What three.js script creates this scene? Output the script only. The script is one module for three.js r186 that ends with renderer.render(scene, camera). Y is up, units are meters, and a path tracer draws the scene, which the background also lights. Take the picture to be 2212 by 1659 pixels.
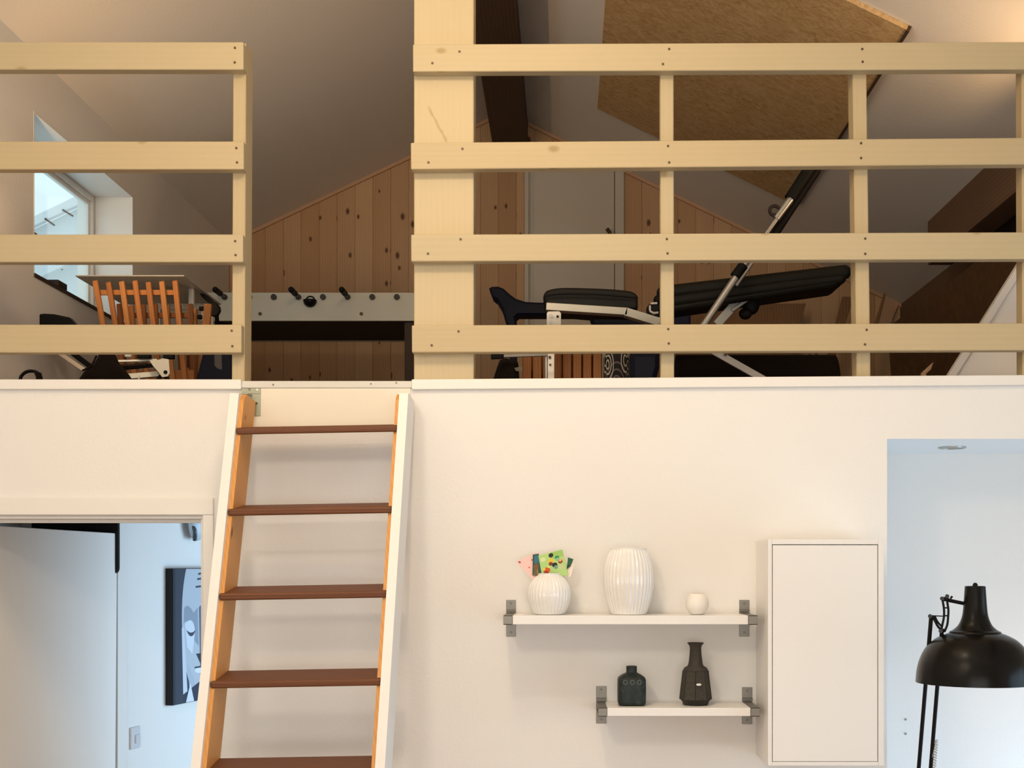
import * as THREE from 'three';
import { RoundedBoxGeometry } from 'three/addons/geometries/RoundedBoxGeometry.js';
import { mergeGeometries } from 'three/addons/utils/BufferGeometryUtils.js';
import { RectAreaLightUniformsLib } from 'three/addons/lights/RectAreaLightUniformsLib.js';

// ───────────── camera, sky, exposure, light levels ─────────────
const scene = new THREE.Scene();
const EYE = 1.88, WALL = 4.28, F = 2795;                       // eye height, distance to the wall, focal length in pixels of the 2212 px frame
const camera = new THREE.PerspectiveCamera(2 * Math.atan(829.5 / F) * 180 / Math.PI, 2212 / 1659, 0.05, 60);
camera.position.set(0, EYE, WALL);
camera.setViewOffset(2212, 1659, -114, -398.5, 2212, 1659);    // a level camera, cropped upward and to the left
scene.add(camera);
const renderer = new THREE.WebGLRenderer();
renderer.toneMapping = THREE.LinearToneMapping;
renderer.toneMappingExposure = 0.845;
renderer.shadowMap.enabled = true;
RectAreaLightUniformsLib.init();
scene.background = new THREE.Color().setRGB(0.80, 0.93, 1.0);
scene.backgroundIntensity = 1.7;
const WARM = new THREE.Color().setRGB(1.0, 0.83, 0.63), DAY = new THREE.Color().setRGB(1.0, 0.95, 0.89), COOL = new THREE.Color().setRGB(0.52, 0.76, 1.0), TUNGSTEN = new THREE.Color().setRGB(1.0, 0.60, 0.27), SOFT = new THREE.Color().setRGB(1.0, 0.72, 0.42), ICE = new THREE.Color().setRGB(0.36, 0.66, 1.0);
const LEVEL = { globe: 6.6, ridge: 3.7, spot: 4, upLeft: 4.4, upRight: 4.2, room: 6.1, side: 3.4, bedroom: 11, hall: 21 };

// ───────────── helpers ─────────────
const used = {};
function numbered(name) { const n = used[name] = (used[name] ?? -1) + 1; return n ? `${name}_${String(n).padStart(3, '0')}` : name; }
function rng(seed) { return () => { seed = (seed + 0x6d2b79f5) | 0; let t = Math.imul(seed ^ (seed >>> 15), 1 | seed); t = (t + Math.imul(t ^ (t >>> 7), 61 | t)) ^ t; return ((t ^ (t >>> 14)) >>> 0) / 4294967296; }; }
const rnd = rng(41);
const V = (x, y, z) => new THREE.Vector3(x, y, z);
// the point that the photograph shows at (x, y) when it stands Z metres in front of the camera
const at = (px, py, Z) => V((px - 1220) / F * Z, EYE + (1228 - py) / F * Z, WALL - Z);
function hash(x, y, s) { let h = Math.imul(x | 0, 374761393) ^ Math.imul(y | 0, 668265263) ^ Math.imul(s | 0, 2147483647 - 1013); h = Math.imul(h ^ (h >>> 13), 1274126177); return ((h ^ (h >>> 16)) >>> 0) / 4294967296; }
function noise(x, y, s = 0) {
  const ix = Math.floor(x), iy = Math.floor(y), fx = x - ix, fy = y - iy, u = fx * fx * (3 - 2 * fx), v = fy * fy * (3 - 2 * fy);
  const a = hash(ix, iy, s), b = hash(ix + 1, iy, s), c = hash(ix, iy + 1, s), d = hash(ix + 1, iy + 1, s);
  return a + (b - a) * u + (c - a) * v + (a - b - c + d) * u * v;
}
const fbm = (x, y, s, n = 4) => { let t = 0, a = 0.5; for (let i = 0; i < n; i++, x *= 2, y *= 2, a *= 0.5) t += a * noise(x, y, s + i); return t; };
const mix = (a, b, t) => a + (b - a) * t, clamp = (t) => Math.min(1, Math.max(0, t));
function texture(W, H, wm, hm, fn, srgb = true) {
  const data = new Uint8Array(W * H * 4);
  for (let j = 0; j < H; j++) for (let i = 0; i < W; i++) {
    const c = fn(i / W * wm, j / H * hm), k = (j * W + i) * 4;
    data[k] = clamp(c[0]) * 255; data[k + 1] = clamp(c[1]) * 255; data[k + 2] = clamp(c[2]) * 255; data[k + 3] = 255;
  }
  const t = new THREE.DataTexture(data, W, H);
  t.wrapS = t.wrapT = THREE.MirroredRepeatWrapping; t.magFilter = THREE.LinearFilter; t.repeat.set(1 / wm, 1 / hm);
  if (srgb) t.colorSpace = THREE.SRGBColorSpace;
  t.needsUpdate = true; return t;
}
const rgb = (h) => [(h >> 16 & 255) / 255, (h >> 8 & 255) / 255, (h & 255) / 255];
// wood: grain runs along v; knots are [u, v, radius] in metres
function wood({ light, dark, knotColor = 0x3a2210, knots = [], ring = 0.012, contrast = 0.5, seed = 1, wm = 0.25, hm = 2.2, W = 128, H = 1024 }) {
  const a = rgb(light), b = rgb(dark), kc = rgb(knotColor);
  return texture(W, H, wm, hm, (u, v) => {
    let bend = 0, k = 0;
    for (const [ku, kv, r] of knots) {
      const du = (u - ku) / r, dv = (v - kv) / (r * 1.7), d2 = du * du + dv * dv;
      bend += 0.9 * r * Math.sign(du || 1) * Math.exp(-d2 * 0.35); k = Math.max(k, Math.exp(-d2 * d2 * 1.1));
    }
    const q = u + bend + 0.02 * fbm(u * 6, v * 1.3, seed) , rr = 0.5 + 0.5 * Math.sin(q / ring * 6.283 + 3 * fbm(q * 20, v * 0.7, seed + 9));
    const fine = noise(u * 900, v * 14, seed + 3), t = clamp(contrast * (0.55 * rr + 0.45 * fine) + 0.25 * (fbm(u * 9, v * 0.8, seed + 5) - 0.45));
    return [0, 1, 2].map((c) => mix(mix(a[c], b[c], t), kc[c], k * 0.85));
  });
}
function M(o) { const { r = 0.6, ...rest } = o; return new THREE.MeshStandardMaterial({ roughness: r, metalness: 0, ...rest }); }

// dark surfaces with a weak sheen
function dark(r, g, b, rough) { return new THREE.MeshPhysicalMaterial({ color: new THREE.Color().setRGB(r, g, b), roughness: rough, specularIntensity: 0.32 }); }

// uv in metres by the way each face looks, with the grain (v) along the given axis
function uvBox(g, long = 'y', du = 0, dv = 0) {
  if (g.index) g = g.toNonIndexed();
  const p = g.attributes.position, n = g.attributes.normal, uv = new Float32Array(p.count * 2), ax = ['x', 'y', 'z'], L = ax.indexOf(long);
  for (let i = 0; i < p.count; i += 3) {
    const N = [0, 0, 0];
    for (let k = 0; k < 3; k++) { N[0] += Math.abs(n.getX(i + k)); N[1] += Math.abs(n.getY(i + k)); N[2] += Math.abs(n.getZ(i + k)); }
    let D = N.indexOf(Math.max(...N)); const rest = [0, 1, 2].filter((q) => q !== D);
    const vAx = rest.includes(L) ? L : rest[1], uAx = rest.find((q) => q !== vAx);
    for (let k = 0; k < 3; k++) { const c = [p.getX(i + k), p.getY(i + k), p.getZ(i + k)]; uv[(i + k) * 2] = c[uAx] + du; uv[(i + k) * 2 + 1] = c[vAx] + dv; }
  }
  g.setAttribute('uv', new THREE.BufferAttribute(uv, 2)); return g;
}
const LONG = (w, h, d) => (w >= h && w >= d ? 'x' : h >= d ? 'y' : 'z');
function box(w, h, d, r = 0.003, seg = 1) {
  const g = r > 0 ? new RoundedBoxGeometry(w, h, d, seg, Math.min(r, w / 2.01, h / 2.01, d / 2.01)) : new THREE.BoxGeometry(w, h, d);
  return uvBox(g, LONG(w, h, d), rnd() * 0.25, rnd() * 2);
}
const box2 = (x0, x1, y0, y1, z0, z1, r = 0.003, seg = 1) => box(x1 - x0, y1 - y0, z1 - z0, r, seg).translate((x0 + x1) / 2, (y0 + y1) / 2, (z0 + z1) / 2);
function cyl(r0, r1, h, seg = 20) { return uvBox(new THREE.CylinderGeometry(r0, r1, h, seg)); }
function rod(a, b, r, seg = 14, r2 = r) {
  const d = b.clone().sub(a), g = new THREE.CylinderGeometry(r2, r, d.length(), seg);
  g.applyQuaternion(new THREE.Quaternion().setFromUnitVectors(V(0, 1, 0), d.clone().normalize())); g.translate((a.x + b.x) / 2, (a.y + b.y) / 2, (a.z + b.z) / 2);
  return uvBox(g);
}
function tube(pts, r, n = 40, seg = 10) { return new THREE.TubeGeometry(new THREE.CatmullRomCurve3(pts), n, r, seg).toNonIndexed(); }
// a bar of rectangular section from a to b: w across, t along "up"
function bar(a, b, w, t, up = V(0, 0, 1), r = 0.002) {
  const d = b.clone().sub(a), y = d.clone().normalize(), z = up.clone().addScaledVector(y, -up.dot(y)).normalize(), x = y.clone().cross(z);
  const g = box(w, d.length(), t, r);
  g.applyMatrix4(new THREE.Matrix4().makeBasis(x, y, z)); g.translate((a.x + b.x) / 2, (a.y + b.y) / 2, (a.z + b.z) / 2); return g;
}
function shape(pts, holes = []) {
  const s = new THREE.Shape(pts.map(([x, y]) => new THREE.Vector2(x, y)));
  for (const h of holes) s.holes.push(new THREE.Path(h.map(([x, y]) => new THREE.Vector2(x, y))));
  return s;
}
function prism(pts, z0, z1, holes = [], bevel = 0, long = 'y') {   // an outline in x, y pulled from z0 to z1
  const g = new THREE.ExtrudeGeometry(shape(pts, holes), { depth: z1 - z0 - 2 * bevel, bevelEnabled: bevel > 0, bevelThickness: bevel, bevelSize: bevel, bevelOffset: -bevel, bevelSegments: 1, curveSegments: 8 });
  g.translate(0, 0, z0 + bevel); return uvBox(g, long);
}
function prismX(pts, x0, x1, holes = []) {                         // an outline in z, y pulled from x0 to x1
  const g = prism(pts.map(([z, y]) => [-z, y]), x0, x1, holes.map((h) => h.map(([z, y]) => [-z, y])));
  g.rotateY(Math.PI / 2); return uvBox(g);
}
const merge = (gs) => mergeGeometries(gs.map((g) => { const q = g.index ? g.toNonIndexed() : g; for (const k of Object.keys(q.attributes)) if (!['position', 'normal', 'uv'].includes(k)) q.deleteAttribute(k); return q; }));
function part(parent, name, geometry, material, p, rot) {
  const m = new THREE.Mesh(Array.isArray(geometry) ? merge(geometry) : geometry, material);
  m.name = numbered(name); m.castShadow = m.receiveShadow = true;
  if (p) m.position.set(p.x, p.y, p.z); if (rot) m.rotation.set(...rot);
  parent.add(m); return m;
}
function struct(name, geometry, material) { const m = part(scene, name, geometry, material); m.userData.kind = 'structure'; return m; }
function structGroup(name) { const g = new THREE.Group(); g.name = numbered(name); g.userData.kind = 'structure'; scene.add(g); return g; }
function thing(name, label, category, p = V(0, 0, 0), group) {
  const g = new THREE.Group(); g.name = numbered(name); g.position.copy(p); g.userData = { label, category };
  if (group) g.userData.group = group; scene.add(g); return g;
}
function solo(name, label, category, geometry, material, group) {
  const m = part(scene, name, geometry, material); m.geometry.computeBoundingBox();
  const c = V(0, 0, 0); m.geometry.boundingBox.getCenter(c); c.y = m.geometry.boundingBox.min.y; m.geometry.translate(-c.x, -c.y, -c.z); m.position.copy(c);
  m.userData = { label, category }; if (group) m.userData.group = group; return m;
}
// moves a thing's origin to its base while its parts stay where they are
function settle(g) {
  g.updateMatrixWorld(true); const b = new THREE.Box3().setFromObject(g), c = b.getCenter(V(0, 0, 0)); c.y = b.min.y;
  for (const k of g.children) k.position.sub(c.clone().sub(g.position)); g.position.copy(c); return g;
}

// ───────────── materials ─────────────
const plaster = texture(512, 512, 1.2, 1.2, (u, v) => { const t = 0.5 + 0.9 * (fbm(u * 140, v * 140, 2, 3) - 0.45); return [t, t, t]; }, false);
const paint = M({ color: new THREE.Color().setRGB(0.80, 0.785, 0.76), r: 0.75, bumpMap: plaster, bumpScale: 0.0005 });
const ceilingPaint = M({ color: new THREE.Color().setRGB(0.78, 0.765, 0.74), r: 0.85, bumpMap: plaster, bumpScale: 0.0006 });
const gloss = M({ color: new THREE.Color().setRGB(0.80, 0.78, 0.745), r: 0.42 });
const jambPaint = M({ color: new THREE.Color().setRGB(0.76, 0.735, 0.70), r: 0.5 });
const lacquer = M({ color: new THREE.Color().setRGB(0.80, 0.785, 0.765), r: 0.38 });
const creamTex = wood({ light: 0xbeae8c, dark: 0xb1a07b, knotColor: 0xa18a62, contrast: 0.28, seed: 12, knots: [[0.06, 0.35, 0.010], [0.17, 1.2, 0.012], [0.11, 1.85, 0.009]], ring: 0.02 });
const cream = M({ map: creamTex, r: 0.55 });
const creamDull = M({ map: wood({ light: 0xbeac88, dark: 0xb09d78, knotColor: 0x9a835c, contrast: 0.28, seed: 15, knots: [[0.07, 0.6, 0.011], [0.16, 1.5, 0.010]], ring: 0.02 }), r: 0.6 });
const pillarTex = (() => { const a = at(925, 232, 4.304), b = at(964, 306, 4.304), lt = rgb(0xc6b592), dk = rgb(0xb9a781), st = rgb(0x8f7440), ax = a.x + 0.502, ay = a.y - 2.4, bx = b.x - a.x, by = b.y - a.y, L = bx * bx + by * by;
  return texture(256, 1024, 0.25, 2.3, (u, v) => { const t = clamp(0.1 * (0.5 + 0.5 * Math.sin((u + 0.02 * fbm(u * 6, v * 1.3, 8)) / 0.02 * 6.283)) + 0.35 * fbm(u * 300, v * 8, 4)), k = clamp(((u - ax) * bx + (v - ay) * by) / L), d = Math.hypot(u - ax - k * bx, v - ay - k * by), s = clamp(1 - d / (0.003 + 0.007 * noise(u * 90, v * 90, 3))) * 0.45; return [0, 1, 2].map((c) => mix(mix(lt[c], dk[c], t), st[c], s)); }); })();
const panelCream = M({ color: new THREE.Color().setRGB(0.80, 0.745, 0.63), r: 0.6 });
const gableSeeds = [21, 22, 23, 24, 25];
const gableMats = gableSeeds.map((s, i) => {
  const q = rng(s * 7), knots = []; for (let k = 0; k < 9; k++) knots.push([0.02 + q() * 0.21, q() * 2.2, 0.006 + q() * 0.008]);
  return M({ map: wood({ light: [0xcca984, 0xc6a17c, 0xd0af8b, 0xc39d77, 0xcba885][i], dark: [0xa7835c, 0xa17b56, 0xac8862, 0x9b7652, 0xa6815d][i], knotColor: 0x4a2a14, knots, seed: s, ring: 0.016, contrast: 0.42 }), r: 0.6 });
});
const gap = M({ color: 0x1d120a, r: 0.9 });
const trimPine = M({ map: wood({ light: 0xcaa688, dark: 0xb08a68, seed: 31, contrast: 0.4 }), r: 0.6 });
const pineTex = wood({ light: 0xdc9f54, dark: 0xbd7832, knotColor: 0x4d2408, seed: 33, contrast: 0.5, ring: 0.014, W: 512, wm: 1.2, hm: 2.6, knots: [[0.866, 1.99, 0.0105], [0.926, 1.384, 0.0095], [0.90, 1.62, 0.004], [0.845, 2.36, 0.005], [0.90, 0.9, 0.010]] });
const pine = M({ map: pineTex, r: 0.5 });
const treadMat = M({ map: wood({ light: 0x774522, dark: 0x4f2c12, seed: 35, contrast: 0.7, ring: 0.01, knots: [] }), r: 0.6 });
const teak = [[0xb87838, 0x8e5226], [0xa96c30, 0x82481e], [0xbd8244, 0x965c2c]].map(([a, b], i) => M({ map: wood({ light: a, dark: b, seed: 40 + i, contrast: 0.7, ring: 0.011 }), r: 0.6 }));
const teakDark = M({ map: wood({ light: 0x8a5222, dark: 0x5f3312, seed: 45, contrast: 0.7, ring: 0.011 }), r: 0.65 });
const beamMat = M({ map: wood({ light: 0x4a3420, dark: 0x2c1d10, seed: 47, contrast: 0.6, ring: 0.02 }), r: 0.8 });
const purlinMat = M({ map: wood({ light: 0x775c46, dark: 0x5a4434, seed: 49, contrast: 0.5, ring: 0.02 }), r: 0.8 });
const oldBoard = M({ map: wood({ light: 0x8c6a4a, dark: 0x664a30, knotColor: 0x2c1a0d, seed: 51, contrast: 0.5, ring: 0.018, knots: [[0.08, 0.5, 0.012], [0.15, 1.1, 0.010], [0.06, 1.7, 0.012]] }), r: 0.75 });
const hardboard = M({ map: texture(256, 256, 1, 1, (u, v) => { const t = fbm(u * 30, v * 30, 5) * 0.14 + 0.3; return [t * 0.95 + 0.03, t * 0.74, t * 0.47]; }), r: 0.55 });
const osb = (() => {
  const W = 1024, c = document.createElement('canvas'); c.width = c.height = W; const x = c.getContext('2d'), q = rng(77);
  x.fillStyle = '#bd9f72'; x.fillRect(0, 0, W, W);
  const tones = ['#c4a57a', '#b8986a', '#ceb187', '#ad8b5c', '#be9f71', '#d3b890', '#a58354', '#c0a274'];
  for (let i = 0; i < 9000; i++) {
    x.save(); x.translate(q() * W, q() * W); x.rotate((q() - 0.5) * 2.2 + (q() < 0.2 ? 1.5 : 0)); x.globalAlpha = 0.4; x.fillStyle = tones[(q() * 8) | 0];
    const l = 22 + q() * 60, w = 5 + q() * 13; x.beginPath(); x.moveTo(-l / 2, -w / 2); x.lineTo(l / 2 - q() * 8, -w / 2 + q() * 3); x.lineTo(l / 2, w / 2); x.lineTo(-l / 2 + q() * 8, w / 2 - q() * 3); x.fill(); x.restore();
  }
  const t = new THREE.CanvasTexture(c); t.colorSpace = THREE.SRGBColorSpace; t.wrapS = t.wrapT = THREE.MirroredRepeatWrapping; t.repeat.set(1 / 0.9, 1 / 0.9); return M({ map: t, r: 0.75 });
})();
const steel = M({ color: new THREE.Color().setRGB(0.20, 0.185, 0.16), r: 0.42, metalness: 0.7 });
const silver = M({ color: new THREE.Color().setRGB(0.48, 0.47, 0.44), r: 0.36, metalness: 0.9 });
const silverPaint = M({ color: new THREE.Color().setRGB(0.44, 0.42, 0.36), r: 0.35, metalness: 0.6 });
const zinc = M({ color: new THREE.Color().setRGB(0.36, 0.37, 0.28), r: 0.4, metalness: 0.35 });
const screwDark = M({ color: new THREE.Color().setRGB(0.10, 0.07, 0.035), r: 0.5, metalness: 0.4 });
const rubber = dark(0.006, 0.0055, 0.005, 0.6);
const blackPlastic = dark(0.005, 0.005, 0.0055, 0.4);
const vinyl = dark(0.010, 0.0095, 0.007, 0.5);
const navy = dark(0.004, 0.005, 0.016, 0.55);
const brownCloth = dark(0.01, 0.006, 0.004, 0.95);
const laminate = M({ color: new THREE.Color().setRGB(0.50, 0.50, 0.44), r: 0.45 });
const laminateUnder = M({ color: new THREE.Color().setRGB(0.05, 0.032, 0.02), r: 0.8 });
const greyTop = M({ color: new THREE.Color().setRGB(0.52, 0.52, 0.49), r: 0.4 });
const doorWhite = M({ color: new THREE.Color().setRGB(0.60, 0.57, 0.50), r: 0.5 });
const porcelain = new THREE.MeshPhysicalMaterial({ color: new THREE.Color().setRGB(0.80, 0.79, 0.77), roughness: 0.22, clearcoat: 0.6, clearcoatRoughness: 0.12 });
const lampBlack = dark(0.004, 0.0036, 0.003, 0.25);
const lampIron = dark(0.006, 0.005, 0.006, 0.45);
const glass = new THREE.MeshPhysicalMaterial({ color: 0xf4fbfb, roughness: 0.02, transmission: 1, thickness: 0, ior: 1.5 });
const floorMat = M({ map: wood({ light: 0xa87c48, dark: 0x865c32, seed: 61, contrast: 0.5 }), r: 0.45 });

// ───────────── the setting ─────────────
const RX = -0.391, RY = 4.846, SL = 0.473, SR = 0.487;             // ridge of the roof and the two slopes
const roofAt = (x) => (x < RX ? RY - SL * (RX - x) : RY - SR * (x - RX));
const LW = -2.18, LOFT = 2.5, BACK = WALL - 8.4, HALL_X = 1.066, HEAD = 2.309, RW = 3.2, REAR = 6.2, KNEE = 2.18;
struct('floor', box2(-2.5, 3.5, -0.12, 0, -4.4, REAR + 0.3, 0), floorMat);
struct('ceiling_left', prism([[RX, RY], [-2.5, roofAt(-2.5)], [-2.5, roofAt(-2.5) + 0.14], [RX, RY + 0.14]], BACK - 0.3, REAR + 0.3), ceilingPaint);
struct('ceiling_right', prism([[RX, RY], [3.5, roofAt(3.5)], [3.5, roofAt(3.5) + 0.14], [RX, RY + 0.14]], BACK - 0.3, REAR + 0.3), ceilingPaint);
const winZ0 = WALL - 5.31, winZ1 = WALL - 6.53, winY0 = EYE + 1.21, winY1 = EYE + 1.877;
struct('wall_left', prismX([[BACK - 0.3, 0], [REAR + 0.3, 0], [REAR + 0.3, 4.04], [BACK - 0.3, 4.04]], LW - 0.28, LW, [[[winZ0, winY0], [winZ1, winY0], [winZ1, winY1], [winZ0, winY1]]]), paint);
// main room: a window in the wall behind the camera and a glazed garden door in the wall on the camera's right
const rearWin = [-1.7, 1.7, 0.85, 2.1], gardenDoor = [0.7, 2.5, 0.05, 2.1];
struct('wall_rear', prism([[LW, 0], [RW, 0], [RW, roofAt(RW) + 0.02], [RX, RY + 0.02], [LW, roofAt(LW) + 0.02]], REAR, REAR + 0.25, [[[rearWin[0], rearWin[2]], [rearWin[1], rearWin[2]], [rearWin[1], rearWin[3]], [rearWin[0], rearWin[3]]]]), paint);
struct('wall_right', prismX([[BACK - 0.3, 0], [REAR + 0.3, 0], [REAR + 0.3, 3.12], [BACK - 0.3, 3.12]], RW, RW + 0.25, [[[gardenDoor[0], gardenDoor[2]], [gardenDoor[1], gardenDoor[2]], [gardenDoor[1], gardenDoor[3]], [gardenDoor[0], gardenDoor[3]]]]), paint);
// partition with the doorway on one side and the hall opening on the other
const DX0 = -2.04, DX1 = -1.197, DTOP = EYE + 0.1746;
struct('wall_front', prism([[LW, 0], [DX0, 0], [DX0, DTOP], [DX1, DTOP], [DX1, 0], [HALL_X, 0], [HALL_X, HEAD], [RW, HEAD], [RW, LOFT], [LW, LOFT]], -0.1, 0), paint);
struct('wall_hall_side', box2(0.92, HALL_X, 0, 2.38, -0.56, -0.1, 0), paint);
struct('wall_hall_back', box2(0.92, RW, 0, 2.38, -0.66, -0.55, 0), paint);
struct('wall_hall_end', prismX([[-0.55, 0], [-0.1, 0], [-0.1, 2.38], [-0.55, 2.38]], 2.35, 2.45, [[[-0.5, 0.05], [-0.12, 0.05], [-0.12, 1.25], [-0.5, 1.25]]]), paint);
struct('ceiling_hall', box2(HALL_X, RW, HEAD, 2.38, -0.55, -0.1, 0), paint);
struct('floor_loft', box2(LW, RW, 2.38, LOFT - 0.002, BACK, -0.1, 0), oldBoard);
// bedroom behind the open door: end wall, slanting wall with the painting, far wall and window wall
const wallDir = V(0.219, 0, -1).normalize(), cornerX = -1.8045, cornerZ = WALL - 5.19;
struct('wall_bedroom_end', box2(LW, cornerX, 0, 2.38, -1.01, -0.911, 0), paint);
const farX = cornerX + 0.219 * (cornerZ - BACK);
struct('wall_bedroom_slanted', (() => { const g = prism([[cornerX, -cornerZ], [farX, -BACK], [farX - 0.1, -BACK], [cornerX - 0.1, -cornerZ + 0.1]], 0, 2.38); g.rotateX(-Math.PI / 2); return uvBox(g); })(), paint);
struct('wall_bedroom_closet', box2(-1.14, 0.78, 0, 2.38, -0.93, -0.1, 0), paint);
struct('wall_bedroom_right', prismX([[-0.1, 0], [BACK, 0], [BACK, 2.38], [-0.1, 2.38]], 0.78, 0.92, [[[-1.05, 0.5], [-2.65, 0.5], [-2.65, 2.15], [-1.05, 2.15]]]), paint);
// the gable at the far end of the loft
struct('wall_gable', prism([[LW - 0.28, 0], [RW + 0.25, 0], [RW + 0.25, roofAt(RW + 0.25)], [RX, RY], [LW - 0.28, roofAt(LW - 0.28)]], BACK - 0.25, BACK - 0.022), gap);
struct('wall_loft_right', box2(KNEE, KNEE + 0.1, LOFT, roofAt(KNEE), BACK, -0.13, 0), purlinMat);
// front lining of the loft floor
{
  const e = at(521, 820, 4.268).x, a = at(889, 820, 4.268).x;
  struct('trim_1', box2(LW, e, EYE + 0.591, EYE + 0.624, 0, 0.013), gloss);
  const t3 = struct('trim_2', box(RW - a, 0.034, 0.013).translate((RW - a) / 2, 0, 0), gloss); t3.position.set(a, EYE + 0.607, 0.0065); t3.rotation.z = 0.0072;
  const gapTrim = struct('trim_3', box2(e, a, EYE + 0.5965, EYE + 0.6195, -0.012, 0.006, 0.002), M({ color: new THREE.Color().setRGB(0.66, 0.645, 0.60), r: 0.5 }));
  for (const [px, py] of [[590, 831], [801, 829], [856, 827]]) { const p = at(px, py, 4.273); part(gapTrim, 'screw', cyl(0.0032, 0.0032, 0.0014, 12).rotateX(Math.PI / 2).translate(p.x, p.y, 0.0062), steel); }
  struct('trim_4', box2(e + 0.01, a - 0.004, EYE + 0.457, EYE + 0.5955, -0.0, 0.006, 0.002), panelCream);
  struct('wall_loft_edge', box2(LW, RW, 2.38, EYE + 0.606, -0.1, -0.0005, 0), paint);
}
// doorway casing, lining and stop
{
  const g = structGroup('trim_5');
  part(g, 'casing', box2(LW + 0.01, -1.160, EYE + 0.1765, EYE + 0.234, 0, 0.012, 0.003), gloss);
  part(g, 'casing', box2(DX1 + 0.002, -1.160, 0, EYE + 0.1765, 0, 0.012, 0.003), gloss);
  part(g, 'casing', box2(LW + 0.01, DX0 - 0.002, 0, EYE + 0.1765, 0, 0.012, 0.003), gloss);
  part(g, 'lining', box2(DX0, DX1, EYE + 0.164, DTOP, -0.1, -0.004, 0.002), jambPaint);
  part(g, 'lining', box2(DX1 - 0.008, DX1, 0, EYE + 0.164, -0.1, -0.004, 0.002), jambPaint);
  part(g, 'lining', box2(DX0, DX0 + 0.008, 0, EYE + 0.164, -0.1, -0.004, 0.002), jambPaint);
  part(g, 'door_stop', box2(DX0 + 0.008, DX1 - 0.008, EYE + 0.152, EYE + 0.164, -0.06, -0.03, 0.002), jambPaint);
}
// the open door leaf, sagging a little on its hinges
{
  const d = structGroup('door_1'), w = 0.787, ang = Math.atan2(0.755, 0.218);
  d.position.set(DX0 + 0.012, 0, -0.105); d.rotation.set(0, ang, 0);
  const leaf = part(d, 'door_leaf', box(w, EYE + 0.15 - 0.008, 0.04, 0.003).translate(w / 2, (EYE + 0.15) / 2 + 0.004, 0), gloss);
  leaf.rotation.z = -0.012;
  const h = part(d, 'door_handle', [rod(V(w - 0.06, 1.03, 0.02), V(w - 0.06, 1.03, 0.07), 0.009), rod(V(w - 0.06, 1.03, 0.065), V(w - 0.18, 1.03, 0.065), 0.009)], steel);
}
// loft window in the left wall: frame, pane, sill line
{
  const g = structGroup('window_1'), x0 = LW - 0.235, x1 = LW - 0.19, t = 0.035;
  part(g, 'window_frame', prismX([[winZ0, winY0], [winZ1, winY0], [winZ1, winY1], [winZ0, winY1]], x0, x1, [[[winZ0 - t, winY0 + t], [winZ1 + t, winY0 + t], [winZ1 + t, winY1 - t], [winZ0 - t, winY1 - t]]]), gloss);
  part(g, 'window_bead', prismX([[winZ0 - t, winY0 + t], [winZ1 + t, winY0 + t], [winZ1 + t, winY1 - t], [winZ0 - t, winY1 - t]], x0 + 0.01, x1 - 0.015, [[[winZ0 - t - 0.02, winY0 + t + 0.02], [winZ1 + t + 0.02, winY0 + t + 0.02], [winZ1 + t + 0.02, winY1 - t - 0.02], [winZ0 - t - 0.02, winY1 - t - 0.02]]]), gloss);
  part(g, 'window_pane', box2(x0 + 0.018, x0 + 0.022, winY0 + t, winY1 - t, winZ1 + t, winZ0 - t, 0), glass);
  part(g, 'window_sill', box2(LW - 0.19, LW + 0.006, winY0 - 0.012, winY0 + 0.004, winZ1 + 0.002, winZ0 - 0.002, 0.002), M({ color: 0x3a2a1c, r: 0.6 }));
  const rv = gloss, xi = LW - 0.188, xo = LW + 0.001;
  part(g, 'reveal_lining', box2(xi, xo, winY1 - 0.006, winY1, winZ1, winZ0, 0), rv); part(g, 'reveal_lining', box2(xi, xo, winY0, winY1 - 0.006, winZ1, winZ1 + 0.006, 0), rv); part(g, 'reveal_lining', box2(xi, xo, winY0, winY1 - 0.006, winZ0 - 0.006, winZ0, 0), rv);
  // the neighbouring roof edge that shows through it
  const white = M({ color: new THREE.Color().setRGB(0.74, 0.78, 0.80), r: 0.7 });
  const n = structGroup('exterior_house');
  const a = at(60, 487, 9), b = at(200, 420, 9), dirv = b.clone().sub(a).normalize(), up = V(-dirv.y, dirv.x, 0);
  part(n, 'barge_board', bar(a.clone().addScaledVector(dirv, -4), b.clone().addScaledVector(dirv, 2), 0.06, 0.05, V(0, 0, 1)), white);
  const soffitA = a.clone().addScaledVector(up, -0.19), soffitB = b.clone().addScaledVector(up, -0.19);
  part(n, 'soffit', bar(soffitA.clone().addScaledVector(dirv, -4), soffitB.clone().addScaledVector(dirv, 2), 0.32, 0.04, V(0, 0, 1)).translate(0, 0, -0.05), M({ color: new THREE.Color().setRGB(0.66, 0.72, 0.75), r: 0.7 }));
  part(n, 'house_wall', prism([[a.x - 4, 0], [b.x + 2.0, 0], [b.x + 2.0, b.y + 1.0 - 0.3], [a.x - 4, a.y - 2.2]], a.z - 0.4, a.z - 0.2), M({ color: new THREE.Color().setRGB(0.72, 0.77, 0.79), r: 0.8 }));
  for (const [px, py, qx, qy] of [[97, 472, 118, 487], [135, 453, 158, 467], [58, 492, 80, 507]]) part(n, 'vent_slot', bar(at(px, py, 8.97), at(qx, qy, 8.97), 0.012, 0.012), gap);
  for (const [px, py, qx, qy] of [[119, 573, 135, 583]]) part(n, 'vent_slot', bar(at(px, py, 9.1), at(qx, qy, 9.1), 0.010, 0.012), gap);
}
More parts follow.
